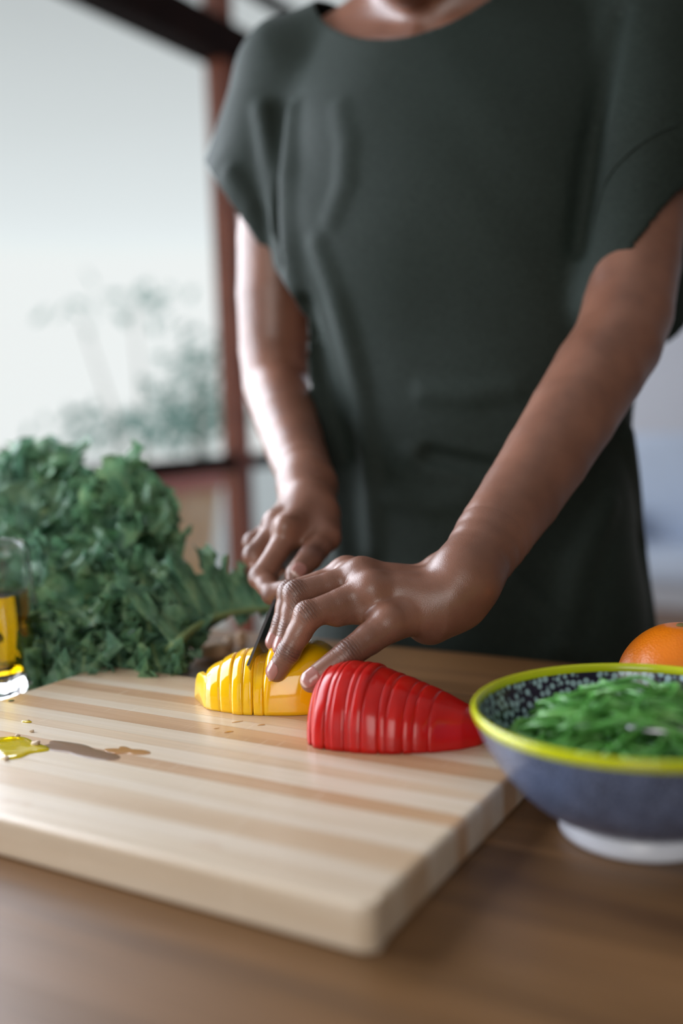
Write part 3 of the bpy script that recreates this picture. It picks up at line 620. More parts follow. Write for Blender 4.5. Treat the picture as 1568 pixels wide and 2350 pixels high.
for k, ((x, y, d), wd, nr_) in enumerate(KL):
    e1 = P(x, y, d); e1[2] = max(e1[2], TT+.012); dd = e1-cb; s0 = cb+np.array([rng.uniform(-.03, .03), rng.uniform(-.02, .03), rng.uniform(-.01, .03)])
    mid = s0+dd*.55+Z*(.020+.02*rng.uniform())+np.array([rng.uniform(-.02, .02), .02, 0])
    tipd = e1+dd/np.linalg.norm(dd)*.012+np.array([rng.uniform(-.01, .01), -.022, -.008]); tipd[2] = max(tipd[2], TT+.008)
    kale_leaf(kb, [s0, mid, e1-dd*.12+Z*.012, tipd], wd, nr_, 40+k, ruffle=.0135, stem=.22)
lk = tag(empty('loose_kale_leaf', G(440, 1500, TT)), 'single kale leaf with a thick pale stem, lying behind the yellow pepper', 'kale')
lp = [G(362, 1527, TT)+Z*.006, P(395, 1487, .755), P(455, 1437, .785), P(530, 1408, .815), P(640, 1396, .85)]
kale_leaf(lk, lp, .058, (.25, -.85, .35), 91, sides=(-1, 0), ruffle=.007, stem=.10, nv=22, name='leaf_blade', rib=.0042)
kale_leaf(lk, lp, .030, (-.05, -.35, -.9), 92, sides=(0, 1), ruffle=.006, stem=.14, nv=16, name='leaf_blade', rib=.0040)
kale_leaf(lk, [G(440, 1530, TT)+Z*.004, G(400, 1535, TT)+Z*.008, G(370, 1545, TT)+Z*.006], .016, (0, -.5, 1), 93, ruffle=.006, stem=.1, nv=14, nu=60, name='leaf_blade', rib=.0022)
#PART3
# ================================================================== THE PERSON
person = tag(empty('person', (.125, .965, 0)), 'person in dark green loose top holding a knife and the yellow pepper', 'person')
AX = np.array([.9195, -.3930, 0]); FX = np.array([-.3930, -.9195, 0])     # her left (photo right), her front
MID = np.array([.122, .970, 0])
LC = {}
def loft(p, Zs, cu, cv, W_, T_, n=2.3):
    key = (tuple(Zs), tuple(W_), tuple(T_), tuple(cu), tuple(cv))
    if key not in LC: LC[key] = catmull(np.stack([Zs, cu, cv, W_, T_], 1), 160).T.astype(np.float32)
    Zs, cu, cv, W_, T_ = LC[key]
    z = p[:, 2]; q = p-MID.astype(np.float32); u = q[:, 0]*AX[0]+q[:, 1]*AX[1]-np.interp(z, Zs, cu); v = q[:, 0]*FX[0]+q[:, 1]*FX[1]-np.interp(z, Zs, cv)
    w_ = np.interp(z, Zs, W_); t_ = np.interp(z, Zs, T_)
    k = (np.abs(u/w_)**n+np.abs(v/t_)**n)**(1/n); d = (k-1)*np.minimum(w_, t_)
    return np.maximum(d, np.maximum(z-Zs[-1], Zs[0]-z)*.9).astype(np.float32)
# ---- left hand (photo right) joints
def J(*a): return P(*a)
elL = J(1434, 748, .790); shL = J(1485, 45, .865)
ARM_L = [(shL, .046), (J(1474, 330, .845), .0425), (J(1452, 590, .82), .0392), (elL, .0350), (J(1385, 835, .768), .0348), (J(1300, 975, .735), .0322), (J(1215, 1110, .70), .0288), (J(1135, 1225, .662), .0250), (J(1085, 1300, .638), .0215), (J(1062, 1335, .630), .0205)]
CARP = J(1040, 1366, .630)
FL = {
 'index': [J(852, 1352, .624), J(708, 1413, .613), J(662, 1497, .612), J(635, 1541, .616)],
 'middle': [J(830, 1322, .640), J(682, 1366, .629), J(665, 1446, .625), J(650, 1486, .624)],
 'ring': [J(798, 1318, .658), J(667, 1362, .645), J(650, 1430, .641), J(631, 1473, .641)],
 'little': [J(800, 1338, .676), J(682, 1385, .661), J(667, 1440, .655), J(652, 1480, .655)],
 'thumb': [J(985, 1405, .622), J(893, 1432, .606), J(800, 1501, .594), J(716, 1562, .590)]}
RL = {'index': [.0112, .0092, .0072, .0066], 'middle': [.0112, .0094, .0073, .0066], 'ring': [.0105, .0088, .0070, .0062], 'little': [.0095, .0078, .0062, .0056], 'thumb': [.0160, .0115, .0086, .0072]}
def chain(p, pts, rs, k, n=14):
    d = None
    q = catmull([np.r_[a, b] for a, b in zip(pts, rs)], n); pts = q[:, :3]; rs = q[:, 3]; k = .002
    for i in range(len(pts)-1):
        c = cap(p, pts[i], pts[i+1], rs[i], rs[i+1]); d = c if d is None else smin(d, c, k)
    return d
def finger(p, pts, rs, thumb=False):
    a, b, c, e = pts; ra, rb, rc, re = rs
    m1 = (a+b)/2; m2 = (b+c)/2
    d = cap(p, a, m1, ra, rb*.93); d = smin(d, cap(p, m1, b, rb*.93, rb*.97), .0015)
    d = smin(d, cap(p, b, m2, rb*.97, (rb+rc)/2*.95), .002); d = smin(d, cap(p, m2, c, (rb+rc)/2*.95, rc*1.0), .0015)
    d = smin(d, cap(p, c, e, rc*1.0, re), .002)
    # knuckle swell on the outside of each bend
    for q, r1, r2, rr_ in ((b, a, c, rb), (c, b, e, rc)):
        o = -((r1-q)/np.linalg.norm(r1-q)+(r2-q)/np.linalg.norm(r2-q)); n_ = np.linalg.norm(o)
        if n_ > .25: o = o/n_; d = smin(d, cap(p, q+o*rr_*.20, q+o*rr_*.20, rr_*.82, rr_*.82), .003)
    return d
def hand_left(p):
    d = chain(p, [x for x, _ in ARM_L[-4:]], [r_ for _, r_ in ARM_L[-4:]], .02, 9)
    d = smin(d, cap(p, ARM_L[-1][0], CARP, .0205, .0190), .014)
    # flatten palm: metacarpal rays
    wr = {'index': J(1030, 1372, .620), 'middle': J(1025, 1358, .636), 'ring': J(1020, 1346, .652), 'little': J(1015, 1350, .668)}
    for f_, r1, r2 in (('index', .0145, .0110), ('middle', .0135, .0110), ('ring', .0125, .0102), ('little', .0130, .0098)):
        a = FL[f_][0]; c = cap(p, wr[f_], a, r1, r2); d = smin(d, c, .008)
    d = smin(d, cap(p, J(1050, 1385, .640), J(985, 1425, .628), .0165, .0150), .012)      # heel of the hand
    d = smin(d, cap(p, J(930, 1395, .640), J(860, 1375, .645), .0120, .0100), .012)       # palm pad
    fs = None
    for f_ in ('index', 'middle', 'ring', 'little'):
        c = finger(p, FL[f_], RL[f_]); fs = c if fs is None else smin(fs, c, .0012)
    d = smin(d, fs, .0075)
    th = finger(p, FL['thumb'], RL['thumb']); 
    web = cap(p, J(897, 1424, .613), J(832, 1404, .621), .0088, .0078); d = smin(d, web, .008); d = smin(d, cap(p, J(850, 1382, .628), J(775, 1410, .620), .0095, .0078), .006)
    d = smin(d, th, .008)
    # knuckle heads and extensor tendons on the back of the hand
    for f_, (x, y, dd) in (('index', (856, 1338, .613)), ('middle', (828, 1305, .628)), ('ring', (792, 1300, .648))):
        k = J(x, y, dd); k2 = k+fw*.0040-UP*.0042; d = smin(d, cap(p, k2, k2, .0078, .0078), .008); e_ = J(1000, 1340-10*(f_ != 'index'), .625+.012*(f_ == 'middle')+.025*(f_ == 'ring')); d = smin(d, cap(p, k2, e_+fw*.003-UP*.003, .0050, .004), .008)
    d = smin(d, cap(p, J(1005, 1300, .652), J(1012, 1304, .655), .0075, .007), .012)        # ulnar head
    return d
# ---- right hand (photo left) holding the knife
ARM_R = [(J(668, 195, 1.0), .046), (J(652, 400, 1.0), .044), (J(632, 640, .998), .0385), (J(632, 860, .99), .0335), (J(650, 940, .935), .0300), (J(676, 1025, .875), .0265), (J(697, 1085, .830), .0232), (J(706, 1120, .812), .0215)]
K0 = P(569, 1527, .618); K1 = P(636, 1361, .70); KD = (K1-K0)/np.linalg.norm(K1-K0)
HH = K0+KD*.115
FR = {
 'index': [J(668, 1218, .752), J(600, 1325, .722), J(625, 1362, .706), J(655, 1352, .700)],
 'middle': [J(640, 1205, .770), J(585, 1275, .748), J(610, 1325, .740), J(640, 1320, .735)],
 'ring': [J(650, 1195, .790), J(583, 1246, .778), J(602, 1292, .768), J(635, 1300, .762)],
 'little': [J(665, 1185, .808), J(606, 1228, .800), J(615, 1270, .792), J(640, 1280, .788)],
 'thumb': [J(735, 1185, .780), J(745, 1232, .755), J(712, 1280, .728), J(678, 1318, .712)]}
RR = {'index': [.0115, .0092, .0074, .0066], 'middle': [.0112, .0090, .0074, .0066], 'ring': [.0105, .0086, .0070, .0062], 'little': [.0098, .0078, .0064, .0056], 'thumb': [.0150, .0120, .0092, .0076]}
def hand_right(p):
    d = chain(p, [x for x, _ in ARM_R[-4:]], [r_ for _, r_ in ARM_R[-4:]], .02, 9)
    cr2 = J(708, 1150, .795)
    d = smin(d, cap(p, ARM_R[-1][0], cr2, .0215, .0185), .014)
    for f_, a0, r1, r2 in (('index', J(712, 1160, .782), .0150, .0125), ('middle', J(700, 1155, .790), .0145, .0120), ('ring', J(695, 1150, .800), .0135, .0110), ('little', J(690, 1148, .808), .0130, .0105)):
        d = smin(d, cap(p, a0, FR[f_][0], r1, r2), .010)
    d = smin(d, cap(p, J(725, 1165, .79), J(742, 1215, .768), .0150, .0130), .012)
    fs = None
    for f_ in ('index', 'middle', 'ring', 'little'):
        c = finger(p, FR[f_], RR[f_]); fs = c if fs is None else smin(fs, c, .0012)
    d = smin(d, fs, .007); d = smin(d, cap(p, J(725, 1222, .765), J(690, 1222, .760), .010, .009), .010)
    d = smin(d, finger(p, FR['thumb'], RR['thumb']), .007)
    k = J(655, 1208, .742); d = smin(d, cap(p, k, k, .0085, .0085), .006)
    k = J(632, 1196, .764); d = smin(d, cap(p, k, k, .0080, .0080), .006)
    return d
# ---- whole body
HC_ = np.array([.067, .887, 1.447]); tilt = math.radians(35)
HF = FX*math.cos(tilt)-Z*math.sin(tilt); HU = FX*math.sin(tilt)+Z*math.cos(tilt); HX = AX
def hd(x, f_, u): return HC_+HX*x+HF*f_+HU*u
HM = np.stack([HX, HF, HU], 1)
TZ = [.50, .60, .70, .80, .88, 1.00, 1.12, 1.20, 1.27, 1.32, 1.36]
def body(p):
    d = loft(p, TZ, [0]*11, [0, 0, 0, 0, 0, 0, .004, .004, 0, -.004, -.006], [.150, .160, .155, .135, .122, .130, .142, .145, .135, .110, .060], [.100, .105, .100, .088, .078, .085, .098, .095, .072, .058, .045])
    d = smin(d, chain(p, [x for x, _ in ARM_L], [r_ for _, r_ in ARM_L], .02), .015)
    d = smin(d, chain(p, [x for x, _ in ARM_R], [r_ for _, r_ in ARM_R], .02), .015)
    nk = MID+FX*.0+Z*1.33; d = smin(d, cap(p, nk, HC_-HF*.02-HU*.05, .060, .052), .03)
    for s in (-1, 1): d = smin(d, cap(p, MID+AX*.03*s+Z*1.35, MID+AX*.15*s+Z*1.30, .035, .040), .03)
    for s in (-1, 1): d = smin(d, cap(p, MID+AX*.02*s+FX*.062+Z*1.292, MID+AX*.13*s+FX*.035+Z*1.315, .008, .009), .012)   # collarbones
    h = ellip(p, hd(0, -.012, .030), (.076, .094, .088), HM); h = smin(h, ellip(p, hd(0, .022, -.030), (.060, .070, .085), HM), .02)
    h = smin(h, cap(p, hd(0, .060, -.098), hd(0, .060, -.098), .020, .020), .02); h = smin(h, cap(p, hd(0, .086, .0), hd(0, .106, -.028), .007, .011), .008)
    for s in (-1, 1):
        h = smin(h, cap(p, hd(s*.078, -.01, .008), hd(s*.074, -.004, -.030), .010, .007), .004); h = smin(h, cap(p, hd(s*.010, .099, -.030), hd(s*.013, .092, -.029), .007, .006), .003)
        eye = cap(p, hd(s*.031, .098, .005), hd(s*.031, .098, .005), .015, .015); h = -smin(-h, eye, .006)
    h = smin(h, cap(p, hd(-.020, .088, -.056), hd(.020, .088, -.056), .0055, .0055), .004); h = smin(h, cap(p, hd(-.018, .087, -.066), hd(.018, .087, -.066), .006, .006), .003)
    d = smin(d, h, .02)
    for s in (-1, 1):
        c0 = MID+AX*.078*s+Z*.62; c1 = MID+AX*.085*s+FX*.015+Z*.44; c2 = MID+AX*.085*s+Z*.08
        d = smin(d, cap(p, c0, c1, .078, .052), .02); d = smin(d, cap(p, c1, c2, .052, .036), .02); d = smin(d, cap(p, c2-Z*.035, c2+FX*.15-Z*.048, .034, .024), .02)
    return d
def skin_surface():
    pcL = P(1125, 1240, .657); nL = P(1215, 1110, .70)-P(1085, 1300, .638); nL /= np.linalg.norm(nL)
    pcR = P(690, 1068, .842); nR = P(676, 1025, .875)-P(706, 1120, .812); nR /= np.linalg.norm(nR)
    fl = lambda p: hand_left(p); 
    allL = np.array([x for v in FL.values() for x in v]+[CARP, pcL]); allR = np.array([x for v in FR.values() for x in v]+[pcR])
    V1, F1 = nets(fl, allL.min(0)-.024, allL.max(0)+np.array([.045, .035, .045]), .00075)
    V1, F1 = keep(V1, F1, (V1-pcL)@nL < .004)
    V2, F2 = nets(hand_right, allR.min(0)-.024, allR.max(0)+.03, .0012)
    V2, F2 = keep(V2, F2, (V2-pcR)@nR < .004)
    V3, F3 = nets(body, (-.20, .55, -.01), (.42, 1.16, 1.57), .0045, 16, 1.6)
    inL = ((V3-pcL)@nL < -.001) & (np.linalg.norm(V3-pcL, axis=1) < .16) & (V3[:, 0] < .2) & (V3[:, 1] < .72)
    inR = ((V3-pcR)@nR < -.001) & (np.linalg.norm(V3-pcR, axis=1) < .16) & (V3[:, 1] < .85)
    V3, F3 = keep(V3, F3, ~(inL | inR))
    return np.concatenate([V1, V2, V3]), np.concatenate([F1, F2+len(V1), F3+len(V1)+len(V2)])
SV, SF = skin_surface()
# joint creases: local coordinates handed to the material
jv = np.zeros((len(SV), 3), np.float32); best = np.zeros(len(SV), np.float32); dark = np.zeros(len(SV), np.float32)
def joint(pos, t, n, r_, st, wx=1.0):
    n = n-t*(n@t); n /= np.linalg.norm(n); s = np.cross(t, n); q = SV-pos
    x = q@t; y = q@s; zz = q@n; mk = np.exp(-(x/(r_*.75*wx))**2)*np.clip(zz/(r_*.5), 0, 1)*np.exp(-(np.linalg.norm(q, axis=1)/(r_*1.9))**4)
    sel = mk > best; jv[sel, 0] = x[sel]*1000; jv[sel, 1] = y[sel]*1000; best[sel] = mk[sel]; dark[:] = np.maximum(dark, mk*st)
def cv(x, y, z): return RT*x+UP*y-fw*z
NAILN = {'index': cv(-.60, .30, .76), 'middle': cv(-.62, .28, .74), 'ring': cv(-.50, .3, .85), 'little': cv(-.6, .4, .6), 'thumb': cv(-.28, .50, .85)}
for H_, R_, nn in ((FL, RL, NAILN), (FR, RR, None)):
    for f_, (a, b, c, e) in H_.items():
        for q, r1, r2, rr_, st in ((b, a, c, R_[f_][1], .8), (c, b, e, R_[f_][2], 1.)):
            o = -((r1-q)/np.linalg.norm(r1-q)+(r2-q)/np.linalg.norm(r2-q))
            if f_ == 'thumb' or np.linalg.norm(o) < .3: o = nn[f_] if nn else cv(-.2, .6, .7)
            if nn is not None: o = o/np.linalg.norm(o)*.6+nn[f_]*.5
            if f_ == 'thumb' and q is b: continue
            t = (r2-r1)/np.linalg.norm(r2-r1); joint(q, t, o/np.linalg.norm(o), rr_, st)
jv[:, 2] = best
sk = N('dark_brown_skin').set(rough=.36, spec=.6, coat=.14, coatr=.28, sss=.10, sssr=(.9, .35, .2), ssss=.004)
aj = sk.n('Attribute'); aj.attribute_name = 'crease'; ad_ = sk.n('Attribute'); ad_.attribute_name = 'darker'
sj = sk.n('SeparateXYZ'); sk.l(aj.outputs['Vector'], sj.inputs[0])
cmb = sk.n('CombineXYZ'); sk.l(sj.outputs[0], cmb.inputs[0]); sk.l(sk.math('MULTIPLY', sj.outputs[1], .35), cmb.inputs[1])
nz = sk.noise(cmb.outputs[0], .55, 2); ph_ = sk.math('ADD', sk.math('MULTIPLY', sj.outputs[0], 3.0), sk.math('MULTIPLY', nz, 9.))
cre = sk.math('POWER', sk.math('ADD', sk.math('MULTIPLY', sk.math('SINE', ph_), .5), .5), 5.); cre = sk.math('MULTIPLY', cre, sj.outputs[2])
m1 = sk.noise(sk.coord(), 28, 4); m2 = sk.noise(sk.coord(), 900, 3, .6)
c = sk.ramp(m1, [(.3, lin((118, 80, 63))), (.7, lin((146, 102, 82)))])
c = sk.mix(c, lin((74, 46, 42)), sk.math('MULTIPLY', ad_.outputs['Fac'], .45)); c = sk.mix(c, lin((44, 26, 24)), sk.math('MULTIPLY', cre, .42)); c = sk.mix(c, lin((104, 66, 54)), sk.math('MULTIPLY', m2, .30)); sk.color(c)
vs = sk.n('TexVoronoi'); sk.l(sk.coord(), vs.inputs['Vector']); vs.inputs['Scale'].default_value = 1500
b1 = sk.bump(vs.outputs['Distance'], .35, .00025); b2 = sk.bump(sk.math('MULTIPLY', cre, -1.), .6, .0004, b1); sk.normal(b2)
me = bpy.data.meshes.new('body'); me.vertices.add(len(SV)); me.vertices.foreach_set('co', SV.astype(np.float32).ravel())
me.loops.add(SF.size); me.loops.foreach_set('vertex_index', SF.astype(np.int32).ravel()); me.polygons.add(len(SF)); me.polygons.foreach_set('loop_start', np.arange(len(SF), dtype=np.int32)*4); me.update(calc_edges=True); me.validate()
bobj_ = link('body', me, sk.m, person, True); bobj_['label'] = 'bare dark brown arms, hands and neck'
a_ = me.attributes.new('crease', 'FLOAT_VECTOR', 'POINT'); a_.data.foreach_set('vector', jv.ravel())
a_ = me.attributes.new('darker', 'FLOAT', 'POINT'); a_.data.foreach_set('value', dark)
# ---- fingernails, laid on the fingertips
nm = N('fingernail').set(rough=.22, coat=.35, coatr=.12, sss=.1, ssss=.002); gx = nm.n('Attribute'); gx.attribute_name = 'free_edge'
nm.color(nm.mix(lin((168, 118, 110)), lin((214, 186, 176)), gx.outputs['Fac'])); NM = nm.m
def nail(f, c, e, nrm, rad, wd, ln, shift=0., name='fingernail'):
    t = (e-c)/np.linalg.norm(e-c); n = nrm-t*(nrm@t); n /= np.linalg.norm(n); s = np.cross(t, n); cen = e+t*shift
    nu_, nv_ = 18, 15; U, Vv = np.meshgrid(np.linspace(-1, 1, nu_), np.linspace(-1, 1, nv_), indexing='ij')
    w_ = wd*(1-np.clip(-U-.35, 0, 1)**2*1.1)*(1-np.clip(U-.55, 0, 1)**2*1.2)
    ang = Vv*w_/rad; lonp = U*ln-(Vv**2)*ln*.10*np.sign(U)*(np.abs(U) > .5)
    D = n*np.cos(ang)[..., None]+s*np.sin(ang)[..., None]
    Q = (cen+t*lonp[..., None]+D*rad*2.2).reshape(-1, 3); Dr = -D.reshape(-1, 3)
    tt = np.zeros(len(Q))
    for _ in range(40): tt = np.clip(tt+f((Q+Dr*tt[:, None]).astype(np.float32))*.8, 0, rad*1.9)
    Q = Q+Dr*tt[:, None]
    edge = np.maximum(np.abs(U), np.abs(Vv)).ravel(); lift = .00035*(1-np.clip((edge-.8)/.2, 0, 1)*1.5)+.0005*np.clip(U.ravel()-.7, 0, 1)
    Q = Q-Dr*lift[:, None]
    o = npmesh(name, Q, grid_faces(nu_, nv_), NM, bobj_); a_ = o.data.attributes.new('free_edge', 'FLOAT', 'POINT'); a_.data.foreach_set('value', np.clip((U.ravel()-.72)/.12, 0, 1).astype(np.float32))
    so = o.modifiers.new('thickness', 'SOLIDIFY'); so.thickness = .0004; so.offset = -1
for f_, wd, ln in (('index', .0062, .0074), ('middle', .0060, .0064), ('ring', .0056, .0060), ('little', .0044, .0046), ('thumb', .0068, .0064)):
    a, b, c, e = FL[f_]; nail(hand_left, c, e, NAILN[f_], RL[f_][3], wd, ln, .0004 if f_ != 'thumb' else .0002)
a, b, c, e = FR['thumb']; nail(hand_right, c, e, cv(.5, .6, .5), RR['thumb'][3], .006, .006)
# ---- eyes and hair
ey = plain('eye_white', (225, 215, 208), .2); ir = plain('iris_brown', (48, 28, 20), .2)
for s in (-1, 1):
    V, F = lathe([(.0115*math.sin(t), -.0115*math.cos(t)) for t in np.linspace(.01, PI-.01, 16)], 24, hd(s*.031, .083, .004)); o = npmesh('eye', V, F, ey, bobj_)
    bm = bmesh.new(); bmesh.ops.create_icosphere(bm, subdivisions=2, radius=.0055); bmesh.ops.transform(bm, matrix=Matrix.Translation(tuple(hd(s*.031, .0905, .002))), verts=bm.verts); bmobj('iris', bm, ir, o, True)
def hair(p):
    d = ellip(p, hd(0, -.026, .045), (.094, .112, .105), HM); face = cap(p, hd(0, .14, -.03), hd(0, .10, -.12), .085, .10)
    nz_ = .004*np.sin(p[:, 0]*210)*np.sin(p[:, 1]*190+1)*np.sin(p[:, 2]*200+2); return -smin(-(d+nz_), face, .01)
V, F = nets(hair, HC_-.17, HC_+.17, .005); hm = plain('black_hair', (22, 17, 16), .8); npmesh('hair', V, F, hm, bobj_)
# ---- trousers (below the table)
def trou(p):
    d = loft(p, [.52, .60, .70, .80, .85], [0]*5, [0]*5, [.155, .167, .162, .142, .134], [.107, .112, .107, .095, .090])
    for s in (-1, 1):
        c0 = MID+AX*.078*s+Z*.62; c1 = MID+AX*.085*s+FX*.012+Z*.44; c2 = MID+AX*.085*s+Z*.10
        d = smin(d, cap(p, c0, c1, .084, .066), .012); d = smin(d, cap(p, c1, c2, .066, .060), .02)
    return d
V, F = nets(trou, (-.10, .78, .03), (.34, 1.15, .88), .006); tm = plain('dark_trousers', (34, 36, 42), .85); npmesh('trousers', V, F, tm, person)
# ---- the top
SZ = [.66, .72, .80, .88, .95, 1.02, 1.12, 1.20, 1.27, 1.32, 1.355, 1.385]
base_t = lambda p: loft(p, SZ, [.004, .004, .004, .003, .002, 0, -.003, -.002, 0, 0, 0, 0], [.012, .012, .012, .010, .010, .010, .010, .006, .0, -.004, -.006, -.006],
    [.176, .172, .164, .157, .160, .170, .180, .178, .170, .152, .120, .080], [.118, .116, .110, .104, .102, .108, .124, .118, .095, .078, .064, .045], 2.2)
def shirt0(p):
    d = base_t(p)
    s1 = smin(cap(p, J(672, 215, 1.0), J(600, 480, 1.02), .060, .060), cap(p, J(625, 205, 1.0), J(497, 385, 1.03), .022, .012), .03); s1 = smin(s1, cap(p, J(600, 480, 1.02), J(590, 640, 1.03), .060, .050), .02)
    d = smin(d, s1, .022)
    s2 = smin(cap(p, J(1492, 35, .868), J(1474, 330, .845), .064, .057), cap(p, J(1474, 330, .845), J(1450, 680, .825), .057, .051), .02); s2 = smin(s2, cap(p, J(1530, 60, .88), J(1600, 690, .905), .055, .050), .03)
    d = smin(d, s2, .010)
    for s in (-1, 1): d = smin(d, cap(p, MID+AX*.05*s+Z*1.354, MID+AX*.165*s+Z*1.308, .028, .054), .02)
    return d
FOLDS = [([(676, 260), (668, 400), (672, 560), (700, 760), (735, 920), (772, 1100), (795, 1290)], .0110, .0022), ([(735, 560), (775, 680), (806, 800), (836, 930), (850, 1050), (862, 1260)], .0075, .0022),
         ([(790, 250), (806, 330), (800, 420), (770, 500)], .0065, .0062), ([(980, 900), (1090, 905), (1180, 890)], .006, .0035), ([(950, 1040), (1050, 1052), (1120, 1060)], .006, .0030),
         ([(900, 1140), (1000, 1160), (1060, 1150)], .006, .0035), ([(1390, 1160), (1330, 1300), (1290, 1480)], .010, .0040), ([(1180, 1330), (1260, 1420), (1330, 1500)], .008, .004),
         ([(530, 400), (575, 470), (600, 560)], .007, .002), ([(600, 250), (625, 400), (640, 520)], .007, .002), ([(1440, 1000), (1470, 1250), (1490, 1450)], .008, .003)]
FT = []
for px_, r_, sink in FOLDS:
    FT.append((np.array([march(shirt0, x, y, .6, 1.35) for x, y in px_]), r_, sink))
VAL = [np.array([march(shirt0, x, y, .6, 1.35) for x, y in q]) for q in ([(1418, 30), (1385, 190), (1345, 400), (1326, 570)], [(640, 250), (644, 400), (650, 600)], [(985, 1045), (1060, 1062), (1120, 1072)], [(700, 700), (740, 850), (790, 1050)])]
def shirt(p):
    d = shirt0(p)
    q = p-MID.astype(np.float32); u = q@AX.astype(np.float32); z = p[:, 2]
    d = d+.0020*np.sin(u*52+z*5+np.sin(z*14))*np.clip((1.12-z)*3, 0.05, 1)+.0012*np.sin(u*23-z*11+1)+.0007*np.sin(z*44+u*12+np.sin(u*37+z*9)*1.6)
    for pts, r_, sink in FT:
        c = None
        for i in range(len(pts)-1):
            k = r_*(.75 if i == 0 else 1); cc_ = cap(p, pts[i]+fw*(sink+r_*.35), pts[i+1]+fw*(sink+r_*.35), k, r_*(.75 if i == len(pts)-2 else 1)); c = cc_ if c is None else np.minimum(c, cc_)
        d = smin(d, c, .014)
    for pts in VAL:
        c = None
        for i in range(len(pts)-1):
            cc_ = cap(p, pts[i]-fw*.003, pts[i+1]-fw*.003, .007, .007); c = cc_ if c is None else np.minimum(c, cc_)
        d = -smin(-d, c, .010)
    return d
def plane3(a, b, c, inside):
    n = np.cross(b-a, c-a); n /= np.linalg.norm(n)
    if (inside-a)@n > 0: n = -n
    return a, n
pl1 = plane3(J(478, 385, 1.03), J(655, 648, 1.0), J(600, 560, 1.10), J(650, 200, 1.0))
pl2 = plane3(J(1330, 618, .765), J(1568, 412, .765), J(1555, 742, .93), J(1480, 50, .87))
def cut(p):      # positive where cloth is cut away
    q = p-MID; u = q@AX+.018; v = q@FX; z = p[:, 2]
    neck = (z-(1.286+4.8*u*u+np.clip(.05-v, 0, .1)*.42))*.9
    neck = np.where(np.abs(u) < .17, neck, -1)
    sR = (p-pl1[0])@pl1[1]; sR = np.where((u < -.10) & (np.linalg.norm(p-J(566, 560, 1.02), axis=1) < .20), sR, -1)
    sL = (p-pl2[0])@pl2[1]-.010*np.sin((p@AX)*40); nearL = (u > .135) & (z > .98) & (np.linalg.norm(p-J(1470, 600, .86), axis=1) < .24); sL = np.where(nearL, sL, -1)
    hem = .69-z
    return np.maximum(np.maximum(neck, hem), np.maximum(sR, sL))
V, F = nets(shirt, (-.22, .70, .66), (.46, 1.20, 1.42), .0032)
cvt = cut(V); keepf = (cvt[F] < 0).sum(1) >= 2; F = F[keepf]; used = np.zeros(len(V), bool); used[F.ravel()] = True; mp_ = np.cumsum(used)-1; V = V[used]; F = mp_[F]
for _ in range(4):      # pull the outer ring of vertices back onto the cut line
    c0_ = cut(V); sel = (c0_ > 0) & (c0_ < .02)
    if not sel.any(): break
    g = np.stack([cut(V[sel]+np.eye(3)[i]*5e-4)-cut(V[sel]-np.eye(3)[i]*5e-4) for i in range(3)], -1)/1e-3
    g2 = (g**2).sum(1, keepdims=True)+1e-6; st = np.clip(c0_[sel][:, None]/g2, 0, .004)*g; V[sel] -= np.where(np.linalg.norm(st, axis=1, keepdims=True) < .006, st, 0)
gsh = N('dark_green_linen').set(rough=.75, spec=.35, sheen=.07, sheenr=.4)
gsh.b.inputs['Sheen Tint'].default_value = (.75, .85, .85, 1)
wv = gsh.noise(gsh.coord(scale=(1, 1, .12)), 1400, 2); wh = gsh.noise(gsh.coord(scale=(.15, .15, 1)), 1300, 2); wm = gsh.math('ADD', wv, wh); cl_ = gsh.noise(gsh.coord(), 6, 3)
c = gsh.ramp(cl_, [(.3, lin((11, 24, 18))), (.7, lin((16, 30, 23)))]); c = gsh.mix(c, lin((56, 70, 64)), gsh.math('MULTIPLY', gsh.math('POWER', wm, 3.), .22)); gsh.color(c); gsh.normal(gsh.bump(wm, .35, .0006))
top = npmesh('linen_top', V, F, gsh.m, person); top['label'] = 'loose dark green short-sleeved linen top'
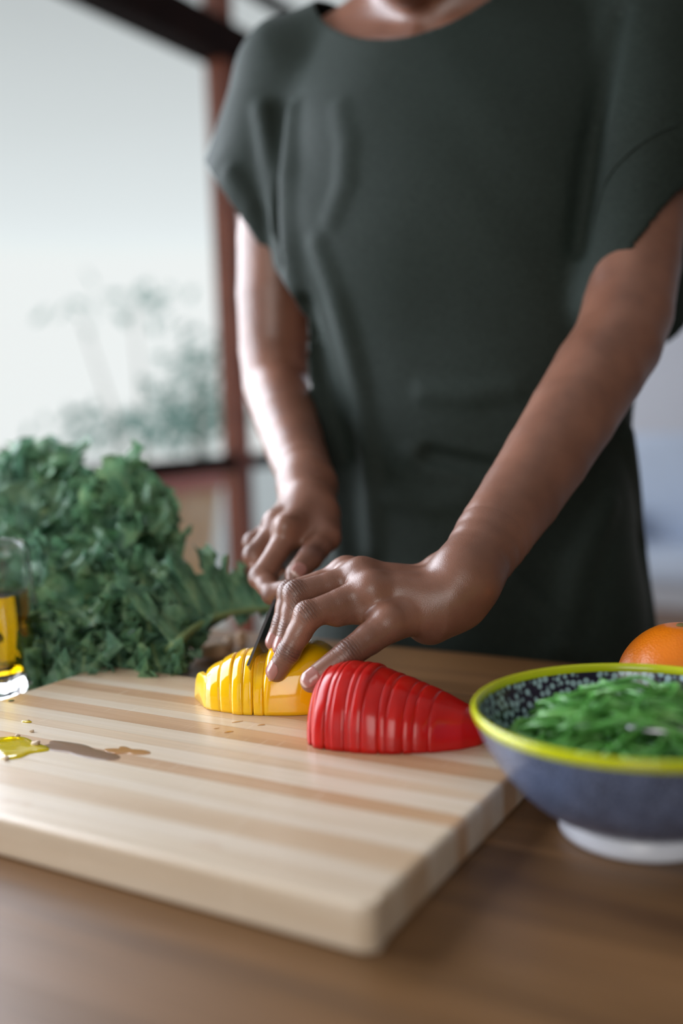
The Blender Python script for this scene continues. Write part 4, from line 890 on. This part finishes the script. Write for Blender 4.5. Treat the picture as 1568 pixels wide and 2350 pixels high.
so = top.modifiers.new('cloth_thickness', 'SOLIDIFY'); so.thickness = .0016; so.offset = -1
# cuff seam of the sleeve and neckline facing
def seam(px_, name):
    pts = catmull(np.array([march(shirt, x, y, .6, 1.3) for x, y in px_]), 60); V, F = tube(pts, .0011, 6); fixtri(name, V, F, gsh.m, top)
seam([(1362, 520), (1372, 470), (1400, 400), (1450, 345), (1510, 305), (1560, 285)], 'cuff_seam')
# ================================================================== KNIFE
kn = np.cross(KD, Z); kn /= np.linalg.norm(kn)
if kn@AX < 0: kn = -kn
kdn = np.cross(KD, kn); kdn = kdn if kdn[2] < 0 else -kdn
knife = tag(empty('kitchen_knife', K0), 'steel kitchen knife cutting into the yellow pepper, held in the rear hand', 'knife')
bl = N('polished_blade').set(metal=1., color=(.50, .50, .53), rough=.16); BLM = bl.m
prof_s = np.linspace(0, .100, 26); hgt = .029*np.clip(prof_s/.046, 0, 1)**.5; V = []
hgt = np.maximum(hgt, .0004)
for s, h in zip(prof_s, hgt):
    o = K0+KD*s; drop = -.0012*math.sin(min(s/.03, 1)*PI/2)+.0012
    V += [o-kn*.0009, o+kn*.0009, o+kdn*h*.75+kn*.0006, o+kdn*h, o+kdn*h*.75-kn*.0006]
V = np.array(V); F = grid_faces(26, 5, True); F = [tuple(f) for f in F.tolist()]+[(4, 3, 2, 1, 0), tuple(range(125, 130))]
me = bpy.data.meshes.new('blade'); me.from_pydata([tuple(v) for v in V], [], F); link('blade', me, BLM, knife)
hs = N('satin_steel_handle').set(metal=.35, color=(.52, .54, .53), rough=.4); pts = [K0+KD*s+kdn*dz for s, dz in ((.098, .008), (.104, .009), (.12, .011), (.15, .012), (.185, .0125), (.205, .014), (.212, .015))]
pts = catmull(pts, 30); rad = np.interp(np.linspace(0, 1, 30), [0, .05, .2, .5, .85, .96, 1], [.0055, .0085, .0095, .0105, .0100, .0105, .0075])
V, F = tube(pts, rad, 20); c_ = np.repeat(pts, 20, 0); V[:600] = c_+(V[:600]-c_)-np.outer((V[:600]-c_)@kn, kn)*.25; fixtri('handle', V, F, hs.m, knife)
